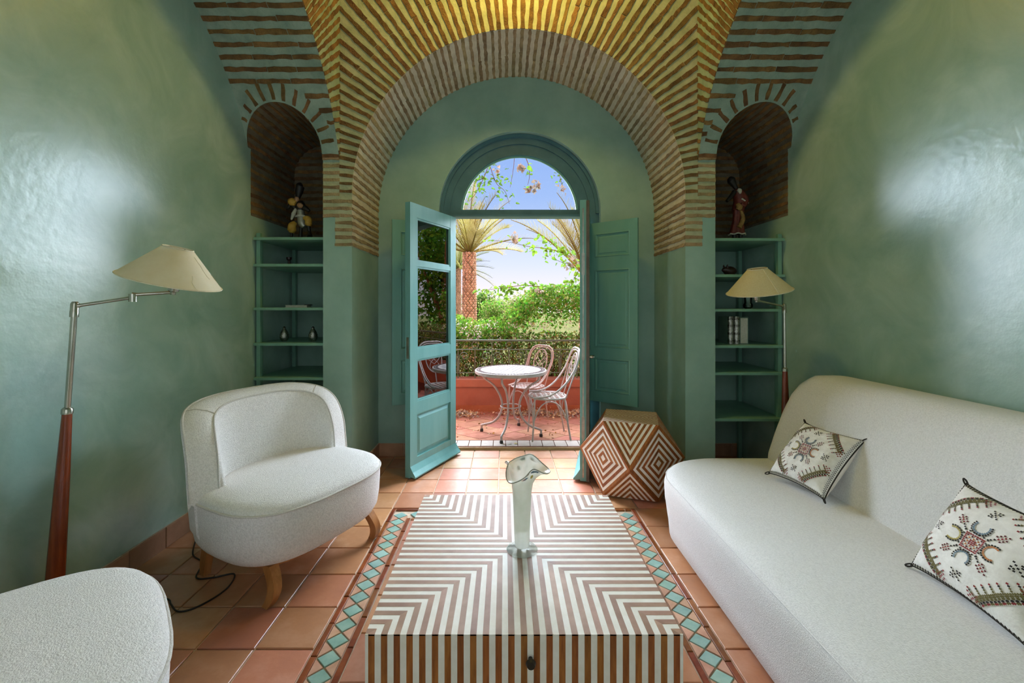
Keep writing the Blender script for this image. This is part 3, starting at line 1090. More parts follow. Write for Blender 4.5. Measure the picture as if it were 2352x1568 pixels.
# dancing figurine with yellow bloomers (left niche)
y = 3.66
s_ = y / F
def fp(px, py, dy=0.0, z0=2.013, x0=692, yb=541):
    return ((px - x0) * s_, dy, (yb - py) * s_)
t = thing('dancer_figurine', 'dark carved dancer figurine in yellow bloomers with tall black hat', 'figurine', ((692 - PX) / F * y, y, 2.013))
taper([fp(690, 540), fp(691, 515), fp(692, 490)], [0.020, 0.013, 0.016]).build('stand', 'fig_black', t, 60)
taper([fp(700, 508), fp(694, 500), fp(692, 485), fp(690, 466)], [0.022, 0.034, 0.032, 0.030]).build('tunic', 'fig_silver', t, 60)
taper([fp(680, 484, -.01), fp(692, 483, -.03), fp(702, 484, -.01)], [0.008, 0.010, 0.008]).build('belt', 'fig_white', t, 60)
taper([fp(682, 468, -.02), fp(679, 480, -.035), fp(673, 493, -.03)], [0.010, 0.018, 0.006]).build('sash', 'fig_white', t, 60)
taper([fp(690, 470), fp(690, 458), fp(688, 450)], [0.034, 0.04, 0.026]).build('chest', 'fig_black', t, 60)
taper([fp(682, 470, -.005), fp(672, 458, -.02), fp(664, 466, -.02)], [0.02, 0.018, 0.012]).build('arm', 'fig_black', t, 60)
taper([fp(696, 462, -.005), fp(704, 466, -.02), fp(713, 473, -.02)], [0.02, 0.022, 0.012]).build('arm', 'fig_black', t, 60)
taper([fp(667, 448, -.02), fp(674, 452, -.03), fp(683, 456, -.03)], [0.014, 0.036, 0.022]).build('sleeve', 'fig_yellow', t, 60)
taper([fp(688, 459, -.03), fp(694, 461, -.03), fp(699, 463, -.025)], [0.014, 0.024, 0.012]).build('sleeve', 'fig_skin', t, 60)
taper([fp(682, 452, -.01), fp(684, 447, -.02), fp(685, 441, -.02)], [0.016, 0.021, 0.014]).build('face', 'fig_skin', t, 60)
taper([fp(684, 444), fp(687, 428), fp(690, 414), fp(694, 411)], [0.013, 0.032, 0.036, 0.012]).build('hat', 'fig_black', t, 60)
taper([fp(680, 498, -.01), fp(674, 506, -.02), fp(673, 517, -.02), fp(672, 523, -.02)], [0.016, 0.033, 0.036, 0.012]).build('bloomer', 'fig_yellow', t, 60)
taper([fp(700, 488, -.01), fp(710, 491, -.02), fp(711, 502, -.02), fp(710, 507, -.02)], [0.016, 0.028, 0.030, 0.018]).build('bloomer', 'fig_yellow', t, 60)
taper([fp(672, 522, -.02), fp(672, 532, -.02), fp(673, 540, -.035)], [0.014, 0.011, 0.012]).build('boot', 'fig_black', t, 60)
taper([fp(711, 506, -.02), fp(713, 520, -.02), fp(716, 531, -.035)], [0.018, 0.013, 0.022]).build('boot', 'fig_black', t, 60)
# figurine in a maroon coat (right niche)
def fp(px, py, dy=0.0):
    return ((px - 1694) * s_, dy, (543 - py) * s_)
t = thing('robed_figurine', 'dark-headed figurine in a maroon robe with white hem', 'figurine', ((1694 - PX) / F * y, y, 2.005))
hem = []
q = MB()
rings = []
for py, r in ((525, 0.066), (512, 0.056), (495, 0.044), (480, 0.042), (470, 0.046)):
    c = V(fp(1695 + (495 - py) * 0.06, py))
    rings.append([(c.x + r * (1 + 0.07 * cos(7 * a)) * cos(a), c.y + 0.75 * r * (1 + 0.07 * cos(7 * a)) * sin(a), c.z) for a in [2 * pi * i / 42 for i in range(42)]])
q.loft(rings, True, True, True); q.build('robe', 'fig_maroon', t, 60)
q = MB(); q.tube([(p[0], p[1], p[2] + 0.004 * sin(i * 0.9)) for i, p in enumerate(rings[0])], 0.0065, 6, closed=True); q.build('hem', 'fig_white', t, 60)
taper([fp(1697, 472, -.03), fp(1700, 492, -.045), fp(1690, 512, -.05)], [0.012, 0.018, 0.02]).build('embroidered_apron', 'fig_gold', t, 60)
taper([fp(1694, 472), fp(1699, 450), fp(1695, 428), fp(1694, 420)], [0.05, 0.05, 0.044, 0.016]).build('coat', 'fig_maroon', t, 60)
taper([fp(1686, 428, -.01), fp(1676, 440, -.02), fp(1665, 451, -.03)], [0.022, 0.018, 0.012]).build('arm', 'fig_black', t, 60)
taper([fp(1703, 432, -.01), fp(1709, 448, -.035), fp(1702, 462, -.05), fp(1694, 458, -.055)], [0.022, 0.02, 0.016, 0.012]).build('arm', 'fig_maroon', t, 60)
taper([fp(1688, 425, -.04), fp(1692, 428, -.045), fp(1694, 435, -.045)], [0.012, 0.02, 0.006]).build('collar', 'fig_white', t, 60)
taper([fp(1696, 446, -.05), fp(1712, 456, -.045)], [0.007, 0.006]).build('stick', 'fig_white', t, 60)
taper([fp(1686, 458, -.05), fp(1690, 466, -.055), fp(1692, 472, -.05)], [0.014, 0.028, 0.012]).build('bundle', 'fig_gold', t, 60)
taper([fp(1690, 421, -.01), fp(1685, 413, -.01), fp(1678, 402, -.01), fp(1672, 397, -.01)], [0.016, 0.022, 0.036, 0.016]).build('head', 'fig_black', t, 60)
for px in (1687, 1701):
    taper([fp(px, 524), fp(px, 534), fp(px + 3, 542, -.02)], [0.018, 0.016, 0.013]).build('boot', 'fig_black', t, 60)

# ------------------------------------------------------------------ armchairs
def sgnpow(c, e):
    return math.copysign(abs(c) ** e, c)


def outline(phi, a, b, n=3.0):
    return (a * sgnpow(cos(phi), 2 / n), b * sgnpow(sin(phi), 2 / n))


def make_armchair(label):
    t = thing('armchair', label, 'armchair', group='white boucle armchairs')
    A, B = 0.464, 0.400
    N = 56
    ph = [2 * pi * i / N for i in range(N)]
    q = MB()
    rings = []
    for k, z in ((0.84, 0.188), (0.92, 0.2), (0.965, 0.235), (0.99, 0.31), (1.0, 0.40), (1.0, 0.455)):
        rings.append([(*outline(p, A * k, B * k), z - 0.0 * k) for p in ph])
    q.loft(rings, True, True, False)
    q.build('seat_base', 'boucle', t, 60)
    q = MB()
    rings = []
    for k, z in ((1.0, 0.455), (0.994, 0.470), (0.965, 0.487), (0.88, 0.503), (0.70, 0.514), (0.4, 0.519), (0.12, 0.52)):
        rings.append([(*outline(p, A * k, B * k, 3.0 - 0.7 * (1 - k)), z) for p in ph])
    q.loft(rings, True, False, True)
    q.build('seat_cushion', 'boucle', t, 60)
    q = MB()
    q.tube([(*outline(p, A * 1.004, B * 1.004), 0.457) for p in ph], 0.006, 8, closed=True)
    q.build('seat_piping', 'piping', t, 60)
    # barrel back
    TN = 72
    span = radians(82)
    rows, top_o, top_i = [], [], []
    for i in range(TN + 1):
        tt = -1 + 2 * i / TN
        p = pi / 2 + tt * span
        zt = 0.47 + (0.465 - 0.115 * tt * tt) * max(0.0, 1 - abs(tt) ** 10) ** 0.5
        prof = []
        for da, z in ((-0.085, 0.195), (-0.035, 0.22), (0.002, 0.30), (0.012, 0.45), (0.022, 0.45 + (zt - 0.45) * 0.5), (0.036, zt - 0.035), (0.038, zt - 0.012), (0.030, zt)):
            z = min(z, zt)
            prof.append((*outline(p, A + da, B + da), z))
        oi = len(prof) - 1
        for da, z in ((-0.012, zt + 0.006), (-0.06, zt - 0.006), (-0.094, zt - 0.026), (-0.108, zt - 0.06), (-0.12, 0.46 + (zt - 0.46) * 0.5), (-0.14, 0.44)):
            z = max(0.40, min(z, zt + 0.006))
            prof.append((*outline(p, A + da, B + da), z))
        rows.append(prof)
        top_o.append(prof[oi])
        top_i.append(prof[oi + 3])
    q = MB()
    q.loft(rows, False)
    n = len(rows[0])
    q.add(rows[0] + rows[-1], [tuple(range(n)), tuple(range(2 * n - 1, n - 1, -1))])
    back = q.build('backrest', 'boucle', t, 70)
    q = MB()
    q.tube(top_o, 0.0058, 8); q.build('outer_piping', 'piping', back, 60)
    q = MB()
    q.tube(top_i, 0.0052, 8); q.build('inner_piping', 'piping', back, 60)
    for i in (TN // 2 - 22, TN // 2 + 22):            # seams across the padded rim
        q = MB(); q.tube([V(x) + V((0, 0, 0.001)) for x in rows[i][7:11]], 0.0032, 6); q.build('seam', 'piping', back, 60)
    # timber frame under the seat
    q = MB()
    o = [outline(p, 0.375, 0.315, 3.2) for p in ph]
    i_ = [outline(p, 0.34, 0.28, 3.2) for p in ph]
    q.loft([[(x, y, 0.165) for x, y in o], [(x, y, 0.192) for x, y in o], [(x, y, 0.192) for x, y in i_], [(x, y, 0.165) for x, y in i_], [(x, y, 0.165) for x, y in o]], True)
    q.build('frame_rail', 'leg_oak', t, 40)
    for sx in (-1, 1):
        for sy in (-1, 1):
            q = MB()
            rings = []
            for k in range(9):
                f = k / 8
                z = 0.185 * (1 - f)
                cx = sx * (0.315 + 0.03 * f)
                cy = sy * (0.25 + (0.055 * sin(f * pi * 0.9) + 0.012 * f) * (1 if sy < 0 else 0.3))
                w, d = 0.024 - 0.006 * f, 0.032 - 0.012 * f
                rings.append([(cx - w, cy - d, z), (cx + w, cy - d, z), (cx + w, cy + d, z), (cx - w, cy + d, z)])
            q.loft(rings, True, True, True)
            q.build('leg', 'leg_oak', t, 30)
    return t


ch1 = make_armchair('white boucle armchair with barrel back standing beside the open door leaf')
ch1.location = (-1.238, 2.49, 0)
ch1.rotation_euler.z = radians(62.5)
ch2 = copy_tree(ch1)
ch2['label'] = 'white boucle armchair at the lower edge, only its seat corner showing'
ch2.location = (-1.385, 1.10, 0)
ch2.rotation_euler.z = radians(133)

# ------------------------------------------------------------------ sofa
SX, SY = 1.62, 1.66
sofa = thing('sofa', 'long armless white boucle sofa along the green wall', 'sofa', (SX, SY, 0))


def ring3(x0, x1, y0, y1, r, z, n=8):
    return [(x - SX, y - SY, z) for x, y in rr_ring(x0, x1, y0, y1, r, n)]


q = MB()
rings = []
for z, d in ((0.025, 0.03), (0.04, 0.015), (0.12, 0.012), (0.26, 0.0), (0.345, -0.004), (0.385, 0.004), (0.41, 0.022), (0.425, 0.055), (0.432, 0.12), (0.435, 0.2)):
    e = max(0, d)
    rings.append(ring3(0.985 + d + 0.04 * max(0, (0.3 - z)), 2.05, 0.45 + e, 2.915 - e * 0.8, (0.10, 0.36, 0.30, 0.10), z, 10))
q.loft(rings, True, True, True)
q.build('seat', 'boucle_fine', sofa, 60)
q = MB()
q.tube(rr_ring(0.99 - SX, 2.0 - SX, 0.46 - SY, 2.905 - SY, (0.10, 0.36, 0.30, 0.10), 10) and [(x, y, 0.392) for x, y in rr_ring(0.989 - SX, 2.0 - SX, 0.455 - SY, 2.908 - SY, (0.10, 0.36, 0.30, 0.10), 10)], 0.0022, 6, closed=True)
q.build('seam', 'boucle_fine', sofa, 60)
q = MB()
rings = []
for z, xf, xb, e in ((0.10, 1.80, 2.10, 0.0), (0.40, 1.76, 2.13, 0.0), (0.46, 1.765, 2.14, 0.0), (0.6, 1.81, 2.17, 0.0), (0.75, 1.865, 2.2, 0.004), (0.86, 1.91, 2.215, 0.018), (0.93, 1.945, 2.22, 0.045), (0.975, 1.978, 2.215, 0.085), (0.998, 2.01, 2.2, 0.13), (1.006, 2.045, 2.18, 0.18)):
    rings.append(ring3(xf, xb, 0.45 + e, 2.925 - e, (0.08, min(0.11, (xb - xf) / 2 - 0.01), 0.08, min(0.06, (xb - xf) / 2 - 0.01)) if xb - xf > 0.23 else (0.06, 0.06, 0.06, 0.06), z, 8))
q.loft(rings, True, True, True)
q.build('backrest', 'boucle_fine', sofa, 60)
for x in (1.15, 1.95):
    for yy in (0.6, 2.7):
        q = MB(); q.lathe([(0.025, 0), (0.03, 0.03)], 12, (x - SX, yy - SY, 0)); q.build('foot', 'knob_dark', sofa)


# ------------------------------------------------------------------ embroidered cushions
def pillow(u, v, w, h):
    """u, v in -1..1 -> local surface point of the front"""
    k = max(0.0, (1 - abs(u) ** 2.6)) * max(0.0, (1 - abs(v) ** 2.6))
    px = w / 2 * u * (1 - 0.075 * (1 - abs(v) ** 1.6) * abs(u) ** 3) * (1 + 0.03 * abs(v) ** 6)
    py = h / 2 * v * (1 - 0.075 * (1 - abs(u) ** 1.6) * abs(v) ** 3) * (1 + 0.03 * abs(u) ** 6)
    return V((px, py, 0.082 * k ** 0.48))


def stitches():
    S = []
    def put(x, y, c):
        S.append((x, y, c))
    for i in range(-4, 5):                              # middle square
        for j in range(-4, 5):
            m = max(abs(i), abs(j))
            if m == 4:
                put(i, j, 'st_red')
            elif m == 3 and (i + j) % 2 == 0:
                put(i, j, 'st_maroon')
            elif m == 2 and (i == 0 or j == 0 or abs(i) == abs(j)):
                put(i, j, 'st_orange')
            elif m <= 1:
                put(i, j, 'st_red')
    for i in range(-5, 6):
        if i % 2:
            for s in (-1, 1):
                put(i, s * 5.3, 'st_black'); put(s * 5.3, i, 'st_black')
    for k, c in ((0, 'st_orange'), (1, 'st_blue'), (2, 'st_yellow'), (3, 'st_blue')):   # crescents
        a0 = k * pi / 2
        cx, cy = 9.5 * cos(a0), 9.5 * sin(a0)
        for i in range(15):
            a = a0 + radians(-115 + 230 * i / 14) + pi
            for r, cc in ((4.2, 'st_black'), (3.3, c)):
                put(cx + r * cos(a) + 0.0, cy + r * sin(a), cc)
    for sx in (-1, 1):                                  # corner sprigs of the middle motif
        for sy in (-1, 1):
            for d in range(6, 11):
                put(sx * d, sy * d, 'st_black' if d < 8 else 'st_red')
            for a, b in ((9, 7), (7, 9), (10, 8), (8, 10), (11, 9), (9, 11), (11, 11)):
                put(sx * a, sy * b, 'st_maroon')
    for x, y in ((19, 0), (-19, 0), (0, 19), (0, -19)):  # small black stars
        for d in (-2, -1, 0, 1, 2):
            put(x + d, y + d, 'st_black'); put(x + d, y - d, 'st_black')
        for d in (-2, 2):
            put(x + d, y + d * 0.3, 'st_black'); put(x + d * 0.3, y + d, 'st_black')
    rr = random.Random(5)
    for sx, sy in ((-1, 1), (1, 1), (1, -1), (-1, -1)):  # branches across the corners
        for k in range(25):
            f = k / 24
            x, y = sx * (9 + 15 * f), sy * (24 - 15 * f)
            put(x, y, 'st_olive')
            if k % 2 == 0:
                for d in range(1, 5):
                    e = 'st_olive' if d < 3 else ('st_black' if d == 3 else ('st_red' if k % 4 == 0 else 'st_olive'))
                    put(x + sx * d * 0.95, y + sy * d * 0.2, e)
                    put(x + sx * d * 0.2, y + sy * d * 0.95, e)
                    if k % 4 == 0:
                        put(x - sx * d * 0.7, y - sy * d * 0.7, e)
        for cx, cy in ((8, 25), (25, 8)):
            for dx, dy in ((0, 0), (1, 1), (-1, -1), (1, -1), (-1, 1), (2, 0), (0, 2), (-2, 0), (0, -2), (2, 2), (-2, 2), (2, -2)):
                put(sx * cx + dx, sy * cy + dy, 'st_red')
    return S


STITCH = stitches()
STM = ['st_black', 'st_red', 'st_maroon', 'st_olive', 'st_blue', 'st_orange', 'st_yellow']


def cushion(label, corner, xdir, ydir, w, h, seed):
    x, yv = V(xdir).normalized(), V(ydir)
    yv = (yv - x * yv.dot(x)).normalized()
    z = x.cross(yv)
    c = V(corner)
    M = Matrix(((x.x, yv.x, z.x, c.x), (x.y, yv.y, z.y, c.y), (x.z, yv.z, z.z, c.z), (0, 0, 0, 1)))
    t = thing('embroidered_cushion', label, 'cushion', group='embroidered cushions on the sofa')
    t.matrix_world = M
    G = 30
    def surf(u, v, s=1):
        p = pillow(u, v, w, h)
        nz = noise.noise(V((u * 2.1 + seed, v * 2.1, seed)))
        p.z = p.z * (1 + 0.10 * nz) * s + 0.004 * noise.noise(V((u * 6, v * 6, seed))) * (p.z / 0.08)
        return p
    q = MB()
    us = [sin((-1 + 2 * i / G) * pi / 2) for i in range(G + 1)]
    for s in (1, -1):
        pts = [[surf(u, v, s) for u in us] for v in (us if s > 0 else us[::-1])]
        gridface(q, pts)
    q.build('cover', 'cushion_cloth', t, 80)
    q = MB()
    cell = 1 / 28.5
    for gx, gy, cn in STITCH:
        u0, v0 = gx * cell, gy * cell
        if max(abs(u0), abs(v0)) > 0.94:
            continue
        d = 0.40 * cell
        P = [surf(u0 + a * d, v0 + b * d) for a, b in ((-1, -1), (1, -1), (1, 1), (-1, 1))]
        nn = (P[1] - P[0]).cross(P[3] - P[0]).normalized()
        P = [p + nn * 0.0022 for p in P]
        q.add(P, [(0, 1, 2, 3)], STM.index(cn))
    q.build('embroidery', STM, t)
    q = MB()
    rim = [surf(u, -1) for u in us] + [surf(1, v) for v in us[1:]] + [surf(u, 1) for u in us[::-1][1:]] + [surf(-1, v) for v in us[::-1][1:-1]]
    q.tube(rim, 0.0038, 6, closed=True)
    q.build('edge_cord', 'st_black', t, 60)
    q = MB()
    for side in range(4):                              # zigzag blanket stitch
        for i in range(34):
            f0, f1 = -0.95 + 1.9 * i / 34, -0.95 + 1.9 * (i + 1) / 34
            e0, e1 = 0.995, 0.955
            a, b, cc = [(lambda f, e: (surf(f, -e), surf(e, f), surf(f, e), surf(-e, f))[side])(f, e) for f, e in ((f0, e0), ((f0 + f1) / 2, e1), (f1, e0))]
            o = V((0, 0, 0.002))
            q.tube([a + o, b + o, cc + o], 0.0013, 4)
    q.build('blanket_stitch', 'st_black', t)
    for sx in (-1, 1):
        for sy in (-1, 1):
            p = surf(sx * 0.99, sy * 0.99)
            q = MB()
            q.tube([p + V((sx * (0.010 + 0.011 * cos(a)) - sx * 0.004, sy * (0.010 + 0.011 * cos(a)) - sy * 0.004, 0.008 * sin(a))) for a in [2 * pi * k / 12 for k in range(12)]], 0.003, 6, closed=True)
            q.build('corner_loop', 'st_black', t, 60)
    return t


# local x along the lower edge (towards the camera), local y up the slope
b0, b1 = V((1.560, 2.520, 0.455)), V((1.622, 2.185, 0.455))
u0 = V((1.800, 2.530, 0.725))
xd = (b1 - b0)
cushion('smaller-looking embroidered white cushion lying tilted near the doorway end of the sofa', b0 + xd / 2 + (u0 - b0) * 0.5 + V((0.005, 0, 0.02)), xd, u0 - b0, 0.345, 0.37, 1.7)
b0, b1 = V((1.590, 1.615, 0.455)), V((1.545, 1.21, 0.455))
u0 = V((1.765, 1.640, 0.745))
xd = (b1 - b0)
cushion('larger-looking embroidered white cushion leaning on the sofa back at the picture edge', b0 + xd / 2 + (u0 - b0) * 0.5 + V((-0.01, 0, 0.012)), xd, u0 - b0, 0.405, 0.365, 8.3)

# ------------------------------------------------------------------ coffee table
TX0, TX1, TY0, TY1, TZ = -0.44, 0.56, 1.334, 2.322, 0.42
TXC, TYC = (TX0 + TX1) / 2, (TY0 + TY1) / 2
ct = thing('coffee_table', 'low square coffee table with brown and white striped inlay', 'table', (TXC, TYC, 0))
hx, hy = (TX1 - TX0) / 2, (TY1 - TY0) / 2
q = MB(); q.box(-hx, hx, -hy, hy, 0.02, TZ); q.build('body', 'bone', ct)
NS = 12
pitch = 0.5 / (NS + 0.5)
sw = pitch * 0.5
ih = 0.0006
top = []
for k in range(NS):
    a = pitch * (k + 0.75)
    if a + sw > hx - 0.006:
        continue
    b = a + sw
    for sx in (-1, 1):
        for sy in (-1, 1):
            for which in (0, 1):                     # two mitred arms of each chevron
                if which == 0:
                    P = [(a, a), (hy if False else hx - 0.0, a), (hx, b), (b, b)]
                else:
                    P = [(a, a), (b, b), (b, hy), (a, hy)]
                P = [(sx * x, sy * y) for x, y in P]
                if sx * sy < 0:
                    P = P[::-1]
                q = MB()
                q.loft([[(x, y, TZ - 0.004) for x, y in P], [(x, y, TZ + ih) for x, y in P]], True, False, True)
                q.build('inlay_strip', 'inlay_sheen', ct)
w0 = pitch * 0.25
for P in ([(-hx, -w0), (hx, -w0), (hx, w0), (-hx, w0)], [(-w0, w0), (w0, w0), (w0, hy), (-w0, hy)], [(-w0, -hy), (w0, -hy), (w0, -w0), (-w0, -w0)]):
    q = MB(); q.loft([[(x, y, TZ - 0.004) for x, y in P], [(x, y, TZ + ih) for x, y in P]], True, False, True); q.build('inlay_strip', 'inlay_sheen', ct)
side_me = {}
npair = 25
for f in range(4):
    half, depth = (hx, hy) if f % 2 == 0 else (hy, hx)
    pw = pitch
    M0 = Matrix.Rotation(f * pi / 2, 4, 'Z')
    for k in range(npair):
        x = (k - 12) * pw - pw * 0.25
        q = MB()
        q.box(x, x + pw * 0.5, -depth - ih, -depth + 0.004, 0.03, TZ - 0.004, M=M0)
        q.build('side_strip', 'inlay_wood', ct)
q = MB(); q.tube([(0.02, -hy, 0.345), (0.02, -hy - 0.012, 0.345), (0.02, -hy - 0.02, 0.345), (0.02, -hy - 0.03, 0.345)], [0.007, 0.007, 0.016, 0.012], 14)
q.build('drawer_knob', 'knob_dark', ct, 60)
for sx in (-1, 1):
    for sy in (-1, 1):
        q = MB(); q.box(sx * (hx - 0.06) - 0.03, sx * (hx - 0.06) + 0.03, sy * (hy - 0.06) - 0.03, sy * (hy - 0.06) + 0.03, 0, 0.02); q.build('foot', 'knob_dark', ct)

# glass vase with ruffled rim
vz = thing('glass_vase', 'milky glass vase with ruffled speckled rim on the coffee table', 'vase', (0.072, 1.80, TZ + ih))
NV = 64


def vase_ring(f, inner=0.0):
    # f 0..1 up the stem, then the flared rim
    prof = [(0.029, 0.016), (0.032, 0.04), (0.034, 0.09), (0.037, 0.17), (0.041, 0.25), (0.046, 0.285), (0.056, 0.312), (0.072, 0.335), (0.090, 0.350)]
    r, z = prof[f]
    k = max(0, (f - 4) / 4)
    out = []
    for i in range(NV):
        a = 2 * pi * i / NV
        rr = (r - inner) * (1 + 0.22 * k * k * cos(3 * a - 0.1) + 0.12 * k * k * cos(a))
        out.append((rr * cos(a), rr * sin(a), z + k * k * (0.012 * sin(a) - 0.020 * cos(3 * a - 0.1) + 0.003 * cos(7 * a))))
    return out


q = MB()
q.loft([vase_ring(i) for i in range(9)], True, True, False)
q.loft([vase_ring(i, 0.0035) for i in range(8, 1, -1)], True, False, False)
q.loft([vase_ring(8), vase_ring(8, 0.0035)], True)
q.build('stem', 'vase_glass', vz, 80)
q = MB(); q.tube(vase_ring(8, 0.0017), 0.0024, 8, closed=True); q.build('rim', 'vase_rim', vz, 80)
rv = random.Random(3)
for k in range(26):
    q = MB()
    i0 = rv.randrange(NV)
    f0 = rv.choice((4, 5, 6, 6, 7, 7))
    A_, B_ = vase_ring(f0, -0.0006), vase_ring(f0 + 1, -0.0006)
    w = rv.randint(2, 4)
    idx = [(i0 + d) % NV for d in range(w + 1)]
    lo, hi = sorted((rv.uniform(0.05, 0.5), rv.uniform(0.5, 0.95)))
    P = [V(A_[j]).lerp(V(B_[j]), lo + 0.15 * abs(d - w / 2)) for d, j in enumerate(idx)] + [V(A_[j]).lerp(V(B_[j]), hi - 0.15 * abs(d - w / 2)) for d, j in reversed(list(enumerate(idx)))]
    q.add(P, [tuple(range(len(P)))])
    q.build('fleck', rv.choice(('st_yellow', 'st_blue', 'st_orange', 'vase_speck', 'st_blue')), vz)
q = MB(); q.lathe([(0.064, 0.0), (0.066, 0.003), (0.062, 0.007), (0.04, 0.012), (0.031, 0.018)], 40, cap1=True); q.build('foot', 'vase_foot', vz, 60)

# ------------------------------------------------------------------ polyhedral stool
AE = 0.40
s = AE / sqrt(2)
st = thing('polyhedral_stool', 'faceted many-sided stool with brown and white striped inlay', 'stool', (0.998, 3.375, 0.012), radians(-62))
cz = s
Vt = {}
faces = []
for z in (1, -1):
    faces.append([V((s, 0, z * s)), V((0, s, z * s)), V((-s, 0, z * s)), V((0, -s, z * s))])
for ax in range(4):
    a = ax * pi / 2
    c_, s_n = round(cos(a)), round(sin(a))
    def rt(p):
        return V((c_ * p[0] - s_n * p[1], s_n * p[0] + c_ * p[1], p[2]))
    faces.append([rt(p) for p in ((s, 0, s), (s, s, 0), (s, 0, -s), (s, -s, 0))])
    for z in (1, -1):
        faces.append([rt(p) for p in ((s, 0, z * s), (0, s, z * s), (s, s, 0))])
q = MB()
for f in faces:
    c = sum(f, V()) / len(f)
    nn = (f[1] - f[0]).cross(f[2] - f[0])
    if nn.dot(c) < 0:
        f.reverse()
    q.add([p + V((0, 0, cz)) for p in f], [tuple(range(len(f)))])
q.build('core', 'bone', st)


def slab(parent, P, nn, mt, name='inlay_strip', h=0.0012):
    q = MB()
    P = [V(p) for p in P]
    if (P[1] - P[0]).cross(P[2] - P[0]).dot(nn) < 0:
        P = P[::-1]
    q.loft([[p - nn * 0.002 for p in P], [p + nn * h for p in P]], True, False, True)
    return q.build(name, mt, parent)


for f in faces:
    f = [p + V((0, 0, cz)) for p in f]
    c = sum(f, V()) / len(f)
    nn = (f[1] - f[0]).cross(f[2] - f[0]).normalized()
    if len(f) == 4 and abs(nn.z) < 0.5:                 # concentric squares
        nr = 5
        for k in range(nr):
            o, i_ = 1 - k / nr + 0.0, 1 - (k + 0.5) / nr
            for e in range(4):
                a, b = f[e] - c, f[(e + 1) % 4] - c
                slab(st, [c + a * o, c + b * o, c + b * i_, c + a * i_], nn, 'inlay_wood')
    elif len(f) == 4:                                    # top: chevrons meeting in the middle
        ex, ey = (f[1] - f[0]) / 2, (f[3] - f[0]) / 2
        m = 7
        for k in range(m):                               # stripes parallel to the diagonals in each quarter
            a, b = (k + 0.25) / m, (k + 0.75) / m
            for sx in (-1, 1):
                for sy in (-1, 1):
                    for sw_ in (0, 1):
                        P = [(a, 0), (b, 0), (1, 1 - b), (1, 1 - a)]
                        if sw_:
                            P = [(y, x) for x, y in P]
                        slab(st, [c + ex * sx * x + ey * sy * y for x, y in P], nn, 'inlay_sheen')
    else:                                                # triangles: chevrons pointing at the girdle vertex
        i0 = min(range(3), key=lambda i: abs(f[i].z - cz))
        ap, b0, b1 = f[i0], f[(i0 + 1) % 3], f[(i0 + 2) % 3]
        m = 5
        mid = (b0 + b1) / 2
        for k in range(m):
            o, i_ = 1 - k / m, 1 - (k + 0.5) / m
            P = lambda t, w: (mid + (w - mid) * t)
            for bb in (b0, b1):
                slab(st, [P(o, ap), P(o, bb), P(i_, bb), P(i_, ap)], nn, 'inlay_wood')
for a in range(4):
    x, yy = 0.8 * s * cos(a * pi / 2), 0.8 * s * sin(a * pi / 2)
    q = MB(); q.lathe([(0.014, -0.012), (0.014, 0.0)], 10, (x, yy, 0)); q.build('foot', 'knob_dark', st)

